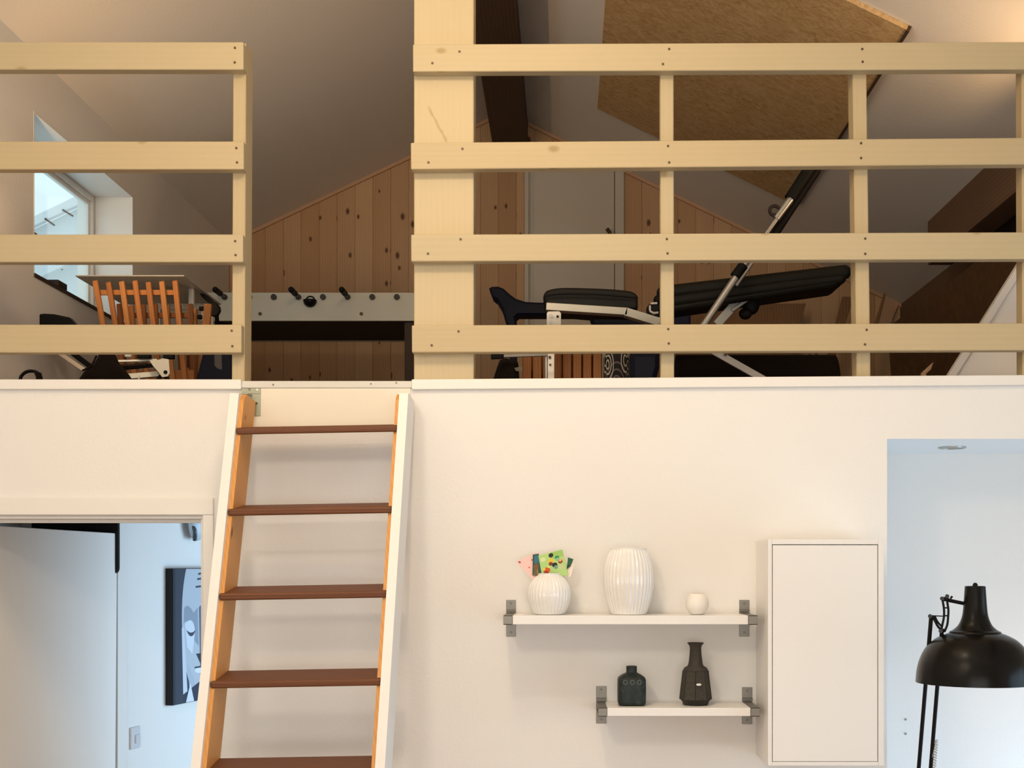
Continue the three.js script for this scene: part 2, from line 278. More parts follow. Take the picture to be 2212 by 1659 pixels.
// windows that light the room; they lie behind and beside the camera
function glazed(name, centre, w, h, facing, level, mullions, color = COOL) {
  const g = structGroup(name); g.position.copy(centre); g.rotation.y = Math.atan2(facing.x, facing.z);   // local +z looks into the room
  const t = 0.06;
  part(g, 'window_frame', prism([[-w / 2, -h / 2], [w / 2, -h / 2], [w / 2, h / 2], [-w / 2, h / 2]], -0.05, 0.0, [[[-w / 2 + t, -h / 2 + t], [w / 2 - t, -h / 2 + t], [w / 2 - t, h / 2 - t], [-w / 2 + t, h / 2 - t]]]), gloss);
  for (let i = 1; i <= mullions; i++) { const x = -w / 2 + w * i / (mullions + 1); part(g, 'mullion', box2(x - 0.03, x + 0.03, -h / 2 + t, h / 2 - t, -0.05, 0.0), gloss); }
  part(g, 'window_pane', box(w - 2 * t, h - 2 * t, 0.004, 0).translate(0, 0, -0.03), glass);
  const l = new THREE.RectAreaLight(color, level, w - 2 * t, h - 2 * t); l.name = 'daylight'; l.castShadow = true; l.position.set(0, 0, 0.02); l.rotation.y = Math.PI; g.add(l);
}
glazed('window_2', V((rearWin[0] + rearWin[1]) / 2, (rearWin[2] + rearWin[3]) / 2, REAR + 0.05), rearWin[1] - rearWin[0], rearWin[3] - rearWin[2], V(0, 0, -1), LEVEL.room, 2, DAY);
glazed('window_3', V(RW + 0.05, (gardenDoor[2] + gardenDoor[3]) / 2, (gardenDoor[0] + gardenDoor[1]) / 2), gardenDoor[1] - gardenDoor[0], gardenDoor[3] - gardenDoor[2], V(-1, 0, 0), LEVEL.side, 1);
glazed('window_4', V(2.385, 0.65, -0.31), 0.38, 1.2, V(-1, 0, 0), LEVEL.hall, 0, ICE);
glazed('window_5', V(0.83, 1.325, -1.85), 1.6, 1.65, V(-1, 0, 0), LEVEL.bedroom, 1);
// big post that carries the ridge, ridge beam, purlin
{
  const pg = box2(-0.502, -0.3026, LOFT - 0.02, 4.62, -0.124, -0.024, 0.004); uvBox(pg, 'y', 0.502, -2.4); struct('pillar', pg, M({ map: pillarTex, r: 0.55 }));
  struct('beam_ridge', box2(-0.455, -0.24, 4.55, RY - 0.02, BACK, -0.125, 0.004), beamMat);
  struct('beam_purlin', box2(1.924, 2.05, EYE + 1.608, EYE + 1.84, WALL - 6.86, 2.5, 0.004), purlinMat);
}
// gable boards: each a tongue-and-groove board with its own top cut to the roof slope
{
  const g = structGroup('wall_gable_lining'), w = 0.1165, y0 = LOFT;
  const dl = at(1133, 400, 8.4).x, dr = at(1348, 400, 8.4).x, dTop = EYE + 2.68;
  let i = 0;
  for (let x = LW + 0.002; x < KNEE - 0.01; x += w, i++) {
    const a = x, b = Math.min(x + w, KNEE);
    const cut = [[a, b]];
    const segs = b <= dl || a >= dr ? [[a, b, y0]] : [[a, Math.min(b, dl), y0], [Math.max(a, dl), Math.min(b, dr), dTop], [Math.max(a, dr), b, y0]].filter(([p, q]) => q - p > 0.006);
    for (const [p, q, yb] of segs) {
      const pts = [[p, yb], [q, yb], [q, roofAt(q)]]; if (p < RX && q > RX) pts.push([RX, RY]); pts.push([p, roofAt(p)]);
      if (roofAt((p + q) / 2) - yb < 0.03) continue;
      const geo = prism(pts, BACK - 0.022, BACK - 0.0, [], 0.0035); const uv = geo.attributes.uv, du = (i % 2) * 0.12, dv = rnd() * 2.2; for (let k = 0; k < uv.count; k++) uv.setXY(k, uv.getX(k) - p + 0.005 + du, uv.getY(k) + dv);
      part(g, 'board', geo, gableMats[(i * 3 + (i >> 2)) % 5]);
    }
  }
  // slim strips that cover the joint between roof and gable
  const t = 0.022, strip = (x0, x1) => prism([[x0, roofAt(x0) - t], [x1, roofAt(x1) - t], [x1, roofAt(x1)], [x0, roofAt(x0)]], BACK, BACK + 0.02);
  struct('trim_6', strip(LW, -0.46), trimPine); struct('trim_7', strip(-0.235, KNEE), trimPine);
  const s = struct('trim_8', prism([[2.085, EYE + 1.52], [2.175, EYE + 1.75], [2.175 - 0.085, EYE + 1.79], [1.985, EYE + 1.55]], BACK, BACK + 0.025), trimPine);
  // the white door in the gable
  const d = structGroup('door_2'), f = 0.06;
  part(d, 'door_frame', box2(dl, dl + 0.028, LOFT, dTop, BACK - 0.02, BACK + 0.02), doorWhite);
  part(d, 'door_frame', box2(dr - f, dr, LOFT, dTop, BACK - 0.02, BACK + 0.02), doorWhite);
  part(d, 'door_frame', box2(dl + 0.028, dr - f, dTop - 0.07, dTop, BACK - 0.02, BACK + 0.02), doorWhite);
  part(d, 'door_rebate', box2(dl + 0.028, dl + 0.058, LOFT, dTop - 0.07, BACK - 0.02, BACK - 0.012, 0), doorWhite);
  part(d, 'door_leaf', box2(dl + 0.058, dr - f - 0.003, LOFT + 0.01, dTop - 0.073, BACK - 0.02, BACK + 0.004), doorWhite);
  part(d, 'door_handle', [rod(at(1318, 503, 8.39), at(1318, 503, 8.33), 0.011), rod(at(1318, 503, 8.335), at(1311, 494, 8.335), 0.012)], M({ color: 0x4a3a26, r: 0.4, metalness: 0.6 }));
}
// white sloping panel with a trim strip at the far right of the loft, and the brown sheet on the knee wall
{
  const Z = 4.95, a = at(2050, 806, Z), b = at(2199, 569, Z), z = WALL - Z, low = LOFT - 0.0, k = (b.x - a.x) / (b.y - a.y), x0 = a.x - (a.y - low) * k, top = 3.35, x1 = b.x + (top - b.y) * k, o = 0.034;
  struct('wall_stair_side', prism([[x0 + o, low], [2.17, low], [2.17, top], [x1 + o, top]], z - 0.03, z), M({ color: new THREE.Color().setRGB(0.88, 0.86, 0.82), r: 0.6 }));
  struct('trim_9', prism([[x0, low], [x0 + o, low], [x1 + o, top], [x1, top]], z - 0.03, z + 0.014, [], 0.003), gloss);
}

// ───────────── large things ─────────────
// railings: boards screwed to posts
function railing(label, rails, posts) {
  const g = thing('railing', label, 'railing');
  for (const { x0, x1, top, bottom, mat, screws } of rails) {
    const z1 = WALL - 4.262, z0 = WALL - 4.304, Z = 4.262;
    const A = at(x0, top[0], Z), B = at(x1, top[1], Z), C = at(x0, bottom[0], Z), ang = Math.atan2(B.y - A.y, B.x - A.x), L = Math.hypot(B.x - A.x, B.y - A.y), h = A.y - C.y;
    const board = part(g, 'rail', box(L, h, z1 - z0, 0.004, 2).translate(L / 2, -h / 2, (z1 - z0) / 2), mat, V(A.x, A.y, z0), [0, 0, ang]);
    for (const [px, py] of screws) { const p = at(px, py, Z), q = V(p.x - A.x, p.y - A.y, 0).applyAxisAngle(V(0, 0, 1), -ang); part(board, 'screw', cyl(0.0042, 0.0042, 0.0016, 10).rotateX(Math.PI / 2), screwDark, V(q.x, q.y, z1 - z0 + 0.0004)); }
  }
  for (const { xt, xb, top, d, mat } of posts) {
    const Z = 4.304, a0 = at(xt[0], top, Z), a1 = at(xt[1], top, Z), b0 = at(xb[0], 820, Z), b1 = at(xb[1], 820, Z);
    part(g, 'post', prism([[b0.x, LOFT - 0.001], [b1.x, LOFT - 0.001], [a1.x, a1.y], [a0.x, a0.y]], WALL - Z - d, WALL - Z, [], 0.003), mat);
  }
  return settle(g);
}
railing('cream wooden railing of four boards ending at the ladder, beside the loft window', [
  { x0: -420, x1: 526, top: [90, 90.5], bottom: [150], mat: cream, screws: [[507.5, 103.5], [507, 135]] },
  { x0: -420, x1: 526.5, top: [305, 305], bottom: [366], mat: creamDull, screws: [[510.5, 320], [512, 351]] },
  { x0: -420, x1: 525, top: [506, 506], bottom: [566.5], mat: cream, screws: [[508, 521], [509, 551]] },
  { x0: -420, x1: 521.5, top: [701, 701], bottom: [762], mat: creamDull, screws: [[500.5, 714.5], [502, 748]] },
], [{ xt: [503.5, 531.5], xb: [500.5, 528], top: 93, d: 0.095, mat: creamDull }]);
railing('long cream wooden railing of four boards running right from the big ridge post', [
  { x0: 891.6, x1: 2420, top: [95.3, 89.3], bottom: [155], mat: cream, screws: [[992.5, 111.5], [934, 136.5], [1445.5, 106], [1432, 138.5], [1862.5, 106], [1863.5, 133.5]] },
  { x0: 887, x1: 2420, top: [308, 295.5], bottom: [366], mat: creamDull, screws: [[999, 321.5], [925.5, 351], [1443, 315.5], [1445.5, 351], [1860, 309.5], [1860, 341.5]] },
  { x0: 887.6, x1: 2420, top: [506.5, 500.5], bottom: [565], mat: cream, screws: [[995, 517], [924.5, 548], [1440.5, 516.5], [1442, 547.5], [1869, 515.5], [1869, 548.5]] },
  { x0: 889.3, x1: 2420, top: [702.5, 697], bottom: [761.5], mat: creamDull, screws: [[990.5, 716], [932.5, 746], [1443.5, 711], [1444.5, 742], [1872, 712.5], [1868.5, 744]] },
], [{ xt: [1426, 1455], xb: [1427.5, 1456.5], top: 96, d: 0.045, mat: cream }, { xt: [1841, 1871], xb: [1851, 1881], top: 93, d: 0.075, mat: creamDull }, { xt: [2207, 2236], xb: [2209, 2240], top: 92, d: 0.06, mat: creamDull }]);

// OSB sheet fixed under the roof slope
{
  const n = V(SR, 1, 0).normalize(), x0 = 0.198, x1 = 1.343, z1 = WALL - 5.05, z0 = z1 - 2.44, t = 0.02;
  const g = prism([[x0, roofAt(x0)], [x1, roofAt(x1)], [x1 - n.x * t, roofAt(x1) - n.y * t], [x0 - n.x * t, roofAt(x0) - n.y * t]].map(([x, y]) => [x, y - 0.001]), z0, z1, [], 0.001, 'z');
  const th = thing('chipboard_sheet', 'raw oriented strand board sheet fixed under the sloping roof', 'board');
  part(th, 'sheet', g, osb);
  part(th, 'edge_strip', prism([[x1, roofAt(x1) - 0.001], [x1 + 0.012, roofAt(x1 + 0.012) - 0.001], [x1 + 0.012 - n.x * 0.024, roofAt(x1 + 0.012) - n.y * 0.024], [x1 - n.x * 0.024, roofAt(x1) - n.y * 0.024]], z0, z1), beamMat);
  settle(th);
}

// ladder: two stringers (white outside, bare pine inside) with dark treads, hooked at the top
{
  const g = thing('loft_ladder', 'steep ladder with white outer stringers, bare pine insides and dark brown treads', 'ladder');
  const hz = (h) => WALL - (4.06 - (0.446 - h) * 0.2934), cx = (h) => -0.7793 - (0.446 - h) * 0.025;       // front of the treads and centre line by height over the eye
  const top = 0.556, bottom = -EYE, deep = 0.168, hw = 0.2535;
  // a plank with its front edge along the slope: outline in z, y
  const plank = (x0, x1, front, back, topCut) => {
    const g1 = prismX([[hz(bottom) + front, 0], [hz(top) + front, EYE + top - topCut], [hz(top) + front - 0.03, EYE + top], [hz(top) - back, EYE + top - 0.008], [hz(bottom) - back, 0]], x0, x1);
    const p = g1.attributes.position; for (let i = 0; i < p.count; i++) p.setX(i, p.getX(i) + cx(p.getY(i) - EYE)); return g1;
  };
  for (const s of [-1, 1]) {
    const o = s < 0 ? [-hw - 0.0285, -hw] : [hw, hw + 0.0285], n = s < 0 ? [-hw, -hw + 0.013] : [hw - 0.013, hw];
    const pb = plank(n[0], n[1], -0.012, deep - 0.002, 0.02), pu = pb.attributes.uv; for (let i = 0; i < pu.count; i++) pu.setX(i, pu.getX(i) + 0.2934 * pu.getY(i));   // the grain runs along the slope
    const st = part(g, 'stringer', plank(o[0], o[1], 0.002, deep, 0.002), gloss);
    part(st, 'pine_board', pb, pine);
  }
  for (let i = 0; i < 8; i++) {
    const h = 0.446 - 0.259 * i, d = 0.165, t = 0.0215, w = 2 * hw - 0.001;
    const geo = new RoundedBoxGeometry(w, t, d, 3, 0.006); geo.translate(0, -t / 2, -d / 2);
    part(g, 'tread', uvBox(geo, 'x', i * 0.03, i * 0.27), treadMat, V(cx(h), EYE + h, hz(h)), [-(-0.125), 0, 0.018]);
  }
  const b = V(0, 0, 0);
  const p = at(548, 870, 4.268);
  const hook = part(g, 'hook_bracket', [box2(p.x - 0.007, p.x + 0.022, p.y - 0.043, p.y + 0.045, 0.006, 0.009, 0.001), box2(p.x - 0.04, p.x + 0.022, p.y + 0.03, p.y + 0.048, 0.006, 0.0105, 0.001), box2(p.x - 0.045, p.x - 0.005, p.y + 0.022, p.y + 0.026, 0.006, 0.06, 0.001)], zinc);
  for (const [px, py, m] of [[554, 871, screwDark], [556, 842, gloss], [539, 841, steel]]) { const q = at(px, py, 4.27); part(hook, 'screw', cyl(0.0038, 0.0038, 0.003, 12).rotateX(Math.PI / 2), m, V(q.x, q.y, 0.0105)); }
  settle(g);
}

// wall cabinet
{
  const g = thing('wall_cabinet', 'tall white cabinet hung beside the shelves, door closed and without handle', 'cabinet');
  const x0 = 0.6325, x1 = 0.9935, y0 = 1.2652, y1 = 1.971, d = 0.25, t = 0.013;
  const a = at(1669.3, 1177.5, 4.03), b = at(1895.8, 1645, 4.03);
  part(g, 'carcass', [box2(x0, a.x - 0.002, y0, y1, 0, d, 0.0015), box2(b.x + 0.002, x1, y0, y1, 0, d, 0.0015), box2(a.x - 0.002, b.x + 0.002, a.y + 0.002, y1, 0, d, 0.0015), box2(a.x - 0.002, b.x + 0.002, y0, b.y - 0.0012, 0, d, 0.0015), box2(a.x - 0.002, b.x + 0.002, b.y - 0.0012, a.y + 0.002, 0, 0.01, 0)], lacquer);
  part(g, 'door', box2(a.x, b.x, b.y, a.y, d - 0.02, d - 0.001, 0.0015), lacquer);
  settle(g);
}

// shelves on steel brackets
function shelf(label, plates, yTop, yBottom, xs, yFront, group) {
  const g = thing('wall_shelf', label, 'shelf'), d = 0.19, Zf = WALL - d;
  const y1 = at(0, yFront[0], Zf).y, y0 = at(0, yFront[1], Zf).y, x0 = at(xs[0], 0, Zf).x, x1 = at(xs[1], 0, Zf).x;
  part(g, 'shelf_board', box2(x0, x1, y0, y1, 0.002, d, 0.0015), lacquer);
  plates.forEach(([pa, pb, ya, yb], i) => {
    const A = at(pa, ya, WALL), B = at(pb, yb, WALL), c = 0.003, s = [x0, x1][i], w = B.x - A.x;
    const ax = i ? [x1 + 0.0005, x1 + 0.0005 + 0.028] : [x0 - 0.0005 - 0.028, x0 - 0.0005];
    const k = part(g, 'bracket', [
      box2(A.x, B.x, y1 + 0.012, A.y, 0, c, 0.001), box2(A.x, B.x, B.y, y0, 0, c, 0.001), box2(A.x, B.x, y0, y1 + 0.012, 0, 0.0018, 0.0005),
      box2(A.x, B.x, y1 + 0.008, y1 + 0.012, 0, 0.014, 0.001),
      box2(ax[0], ax[1], y1 - 0.002, y1 + 0.001, 0.002, d + 0.004, 0.0008), box2(ax[0], ax[1], y0 - 0.001, y0 + 0.002, 0.002, d + 0.004, 0.0008), box2(ax[0], ax[1], y0 - 0.001, y1 + 0.001, d + 0.001, d + 0.004, 0.0008), box2(i ? ax[0] : ax[1] - 0.003, i ? ax[0] + 0.003 : ax[1], y0, y1, 0.002, d + 0.002, 0.0008)], steel);
    for (const y of [A.y - 0.011, B.y + 0.014]) part(k, 'screw', cyl(0.0042, 0.0042, 0.002, 12).rotateX(Math.PI / 2), M({ color: 0x6c675f, r: 0.45, metalness: 0.8 }), V((A.x + B.x) / 2, y, c + 0.0006));
  });
  return settle(g);
}
shelf('upper white wall shelf on steel brackets carrying white ribbed vases', [[1093.5, 1114.3, 1296, 1375], [1596.8, 1618.5, 1296, 1375]], 0, 0, [1107, 1616.5], [1329.8, 1349], 0);
shelf('lower short white wall shelf on steel brackets carrying two dark vases', [[1287.6, 1310, 1482, 1562.5], [1602.8, 1625, 1484.5, 1564]], 0, 0, [1311.5, 1621.5], [1529, 1547], 0);

// lathed vase with vertical ribs
function ribbed(profile, ribs, depth) {
  const pts = profile.map(([r, y]) => new THREE.Vector2(r, y)), curve = new THREE.SplineCurve(pts), prof = curve.getPoints(70);
  const outer = new THREE.LatheGeometry(prof, ribs * 8), p = outer.attributes.position, H = profile[profile.length - 1][1];
  for (let i = 0; i < p.count; i++) { const x = p.getX(i), z = p.getZ(i), y = p.getY(i), r = Math.hypot(x, z), a = Math.atan2(z, x), fade = clamp((y / H) * 14) * clamp((1 - y / H) * 10 + 0.1), s = 1 - depth * fade * Math.abs(Math.sin(a * ribs / 2)) ** 1.5 / Math.max(r, 0.01) * (r > 0.02 ? 1 : 0); p.setX(i, x * s); p.setZ(i, z * s); }
  outer.computeVertexNormals();
  const inner = new THREE.LatheGeometry(prof.map((q) => new THREE.Vector2(Math.max(q.x - 0.004, 0.0005), Math.max(q.y, 0.004))).reverse(), 48);
  const rim = new THREE.TorusGeometry(prof[prof.length - 1].x - 0.002, 0.0022, 8, 60).rotateX(Math.PI / 2).translate(0, H, 0);
  const base = new THREE.CircleGeometry(prof[0].x, 40).rotateX(Math.PI / 2).translate(0, 0.0005, 0);
  return merge([outer, inner, rim, base]);
}
const shelfTop1 = at(0, 1329.8, WALL - 0.19).y + 0.0006, shelfTop2 = at(0, 1529, WALL - 0.19).y + 0.0006;
{
  const a = solo('small_vase', 'small squat white ribbed vase holding colourful cards', 'vase', ribbed([[0.044, 0], [0.050, 0.004], [0.0635, 0.030], [0.0705, 0.062], [0.066, 0.092], [0.050, 0.116], [0.0375, 0.127], [0.0365, 0.131]], 34, 0.0022), porcelain);
  a.position.set(at(1186.5, 0, 4.175).x, shelfTop1, 0.102);
  const b = solo('large_vase', 'tall white ribbed porcelain vase in the middle of the upper shelf', 'vase', ribbed([[0.054, 0], [0.058, 0.004], [0.071, 0.040], [0.0805, 0.085], [0.0825, 0.118], [0.079, 0.155], [0.0685, 0.190], [0.0585, 0.207], [0.0575, 0.2115]], 36, 0.003), porcelain);
  b.position.set(at(1358, 0, 4.178).x, shelfTop1, 0.1);
  const c = solo('candle_globe', 'little round white candle holder at the bracket end of the shelf', 'candle holder', (() => {
    const prof = new THREE.SplineCurve([[0.018, 0], [0.024, 0.003], [0.035, 0.020], [0.0377, 0.036], [0.034, 0.053], [0.025, 0.065], [0.019, 0.0685]].map((q) => new THREE.Vector2(...q))).getPoints(40);
    return merge([new THREE.LatheGeometry(prof, 40), new THREE.LatheGeometry(prof.map((q) => new THREE.Vector2(q.x - 0.003, Math.max(q.y, 0.003))).reverse(), 40), new THREE.CircleGeometry(0.018, 30).rotateX(Math.PI / 2), new THREE.CircleGeometry(0.016, 30).rotateX(-Math.PI / 2).translate(0, 0.004, 0)]);
  })(), new THREE.MeshPhysicalMaterial({ color: new THREE.Color().setRGB(0.82, 0.79, 0.74), roughness: 0.35 }));
  c.position.set(at(1506, 0, 4.17).x, shelfTop1, 0.11);
}
// cards standing in the small vase
{
  const print = (w, h, draw) => { const c = document.createElement('canvas'); c.width = w; c.height = h; const x = c.getContext('2d'); draw(x, w, h); const t = new THREE.CanvasTexture(c); t.colorSpace = THREE.SRGBColorSpace; return t; };
  const card = (name, label, category, pts, Z, t, draw, tilt) => {
    const P = pts.map(([x, y]) => at(x, y, Z)), z = WALL - Z, g = new THREE.ExtrudeGeometry(new THREE.Shape(P.map((p) => new THREE.Vector2(p.x, p.y))), { depth: t, bevelEnabled: false });
    const q = g.attributes.position, o = P[0], e1 = P[1].clone().sub(o), e2 = P[3].clone().sub(o), det = e1.x * e2.y - e1.y * e2.x, uv = new Float32Array(q.count * 2);
    for (let i = 0; i < q.count; i++) { const dx = q.getX(i) - o.x, dy = q.getY(i) - o.y; uv[2 * i] = (dx * e2.y - dy * e2.x) / det; uv[2 * i + 1] = 1 - (e1.x * dy - e1.y * dx) / det; }
    g.setAttribute('uv', new THREE.BufferAttribute(uv, 2));
    g.translate(0, 0, z); return solo(name, label, category, g, M({ map: print(256, 256, draw), r: 0.6 }), null);
  };
  const dots = (x, list) => { for (const [c, px, py, r] of list) { x.fillStyle = c; x.beginPath(); x.arc(px, py, r, 0, 7); x.fill(); } };
  card('greeting_card', 'pale pink card with red dots standing in the squat vase', 'card', [[1115, 1213], [1158, 1193], [1176, 1246], [1150, 1252]], 4.190, 0.0012, (x) => { x.fillStyle = '#efc9c2'; x.fillRect(0, 0, 256, 256); dots(x, [['#9c4a5c', 26, 22, 13], ['#d0525f', 160, 60, 12], ['#d86a6a', 70, 120, 10], ['#c23b52', 150, 226, 13], ['#d77', 200, 150, 8]]); });
  card('patterned_card', 'dark narrow card with blue and brown print beside the green card', 'card', [[1151, 1198], [1164, 1196], [1171, 1246], [1150, 1243]], 4.186, 0.0012, (x) => { x.fillStyle = '#24524f'; x.fillRect(0, 0, 256, 256); x.fillStyle = '#2f6f86'; x.fillRect(70, 20, 190, 90); x.fillStyle = '#6b5a34'; x.fillRect(20, 130, 230, 126); dots(x, [['#8a4526', 150, 160, 50], ['#3b5d34', 60, 200, 40], ['#a3732e', 210, 215, 28]]); });
  card('floral_card', 'light green card with black, yellow and red dots in the squat vase', 'card', [[1163, 1200], [1215, 1187], [1227.5, 1243], [1171, 1246]], 4.180, 0.0012, (x) => {
    x.fillStyle = '#b0d480'; x.fillRect(0, 0, 256, 256); x.fillStyle = '#9cc766'; x.fillRect(120, 0, 136, 80);
    dots(x, [['#d8e0a8', 40, 60, 26], ['#111', 128, 34, 25], ['#f0bb32', 118, 100, 28], ['#7a3416', 112, 132, 22], ['#2b8a58', 186, 78, 24], ['#88b890', 188, 98, 20], ['#101018', 150, 156, 28], ['#6f9a86', 158, 184, 22], ['#8c2d22', 214, 132, 23], ['#e0a66e', 214, 118, 16], ['#c9c8a4', 210, 196, 24], ['#d3571c', 60, 196, 36], ['#9b2210', 48, 226, 24], ['#f0d040', 34, 176, 14], ['#19140f', 22, 232, 16], ['#efe36a', 84, 160, 12]]);
  });
  card('folded_note', 'white slip of paper behind the green card in the vase', 'paper', [[1219, 1205], [1240, 1217], [1233, 1246], [1205, 1246]], 4.192, 0.0008, (x) => { x.fillStyle = '#f2e7d8'; x.fillRect(0, 0, 256, 256); });
  card('leaf_sprig', 'dark green paper leaf sticking out behind the dotted card', 'decoration', [[1227, 1204], [1239, 1208], [1232, 1223], [1224, 1230]], 4.188, 0.0012, (x) => { x.fillStyle = '#125a34'; x.fillRect(0, 0, 256, 256); x.fillStyle = '#0b3a22'; x.fillRect(0, 150, 256, 106); });
}
// dark vases
{
  const glazeTex = (seed, a, b, c) => texture(256, 256, 0.2, 0.2, (u, v) => { const t = fbm(u * 60, v * 40, seed), s = noise(u * 300, v * 120, seed + 4); return [0, 1, 2].map((k) => mix(mix(rgb(a)[k], rgb(b)[k], clamp(t * 1.5 - 0.2)), rgb(c)[k], s > 0.72 ? 0.35 : 0)); });
  const g = thing('square_bottle_vase', 'short squarish blue-black glazed bottle vase on the lower shelf', 'vase', V(at(1364.3, 0, 4.175).x, shelfTop2, 0.105));
  const m1 = new THREE.MeshPhysicalMaterial({ map: glazeTex(3, 0x141b1a, 0x27312f, 0x434e49), roughness: 0.45, specularIntensity: 0.5 });
  // rounded-square sections stacked from foot to mouth
  const loft = (rows, n, sq, m = 4) => {
    const pos = [], idx = [], uv = []; rows.forEach(([r, y, k], j) => { for (let i = 0; i <= n; i++) { const a = i / n * Math.PI * 2, c = Math.cos(a), s = Math.sin(a), e = mix(2, sq, k), q = r / Math.pow(Math.abs(c) ** e + Math.abs(s) ** e, 1 / e); pos.push(q * c, y, q * s); uv.push(a * 0.045, y); } });
    for (let j = 0; j < rows.length - 1; j++) for (let i = 0; i < n; i++) { const a = j * (n + 1) + i, b = a + n + 1; idx.push(a, b, a + 1, b, b + 1, a + 1); }
    const q = new THREE.BufferGeometry(); q.setAttribute('position', new THREE.Float32BufferAttribute(pos, 3)); q.setAttribute('uv', new THREE.Float32BufferAttribute(uv, 2)); q.setIndex(idx); q.computeVertexNormals(); return q;
  };
  part(g, 'body', loft([[0.001, 0.0005, 1], [0.038, 0.0005, 1], [0.0435, 0.004, 1], [0.0450, 0.012, 1], [0.0455, 0.05, 1], [0.0450, 0.082, 1], [0.0425, 0.089, 1], [0.030, 0.098, 0.8], [0.0185, 0.104, 0.2], [0.0172, 0.106, 0], [0.0172, 0.122, 0], [0.0178, 0.1245, 0], [0.015, 0.1255, 0], [0.013, 0.122, 0], [0.013, 0.10, 0]], 72, 6), m1);
  for (let i = 0; i < 3; i++) part(g, 'relief', new THREE.TorusGeometry(0.0065, 0.0016, 8, 20), new THREE.MeshStandardMaterial({ color: 0x4d5853, roughness: 0.4 }), V(-0.022 + i * 0.022, 0.076, 0.0448));
  const h = thing('tall_dark_vase', 'tall dark stoneware vase with faceted body and small oval sticker', 'vase', V(at(1502.5, 0, 4.18).x, shelfTop2, 0.10));
  const m2 = M({ map: glazeTex(9, 0x29251d, 0x423d34, 0x565046), r: 0.75 });
  const neck = new THREE.LatheGeometry([[0.0405, 0.111], [0.037, 0.119], [0.0255, 0.126], [0.0225, 0.136], [0.0195, 0.16], [0.0182, 0.182], [0.0195, 0.190], [0.0262, 0.1985], [0.0265, 0.2005], [0.024, 0.2005], [0.016, 0.189], [0.015, 0.15]].map((p) => new THREE.Vector2(...p)), 40);
  part(h, 'neck', neck, m2);
  const body = new THREE.CylinderGeometry(0.041, 0.0515, 0.094, 8, 1).translate(0, 0.0645, 0).rotateY(Math.PI / 8 + 0.28).toNonIndexed(); body.computeVertexNormals();
  part(h, 'body', body, m2);
  for (let i = 0; i < 8; i++) { const a = i * Math.PI / 4 + 0.28 + Math.PI / 8; part(h, 'seam', rod(V(Math.sin(a + Math.PI / 8 - Math.PI / 8) * 0.0405, 0.1105, Math.cos(a) * 0.0405), V(Math.sin(a) * 0.0512, 0.0185, Math.cos(a) * 0.0512), 0.0016, 8), M({ color: 0x17130f, r: 0.6 })); }
  part(h, 'foot', new THREE.LatheGeometry([[0.001, 0.0005], [0.039, 0.0005], [0.0415, 0.004], [0.043, 0.010], [0.050, 0.0185]].map((p) => new THREE.Vector2(...p)), 40), M({ color: 0x1d1915, r: 0.55 }));
  part(h, 'sticker', new THREE.CylinderGeometry(0.5, 0.5, 0.001, 28).rotateX(Math.PI / 2).scale(0.0165, 0.0075, 1), M({ color: 0xd9dcd0, r: 0.5 }), V(0.0055, 0.069, 0.0478), [-0.11, 0.02, 0]);
}

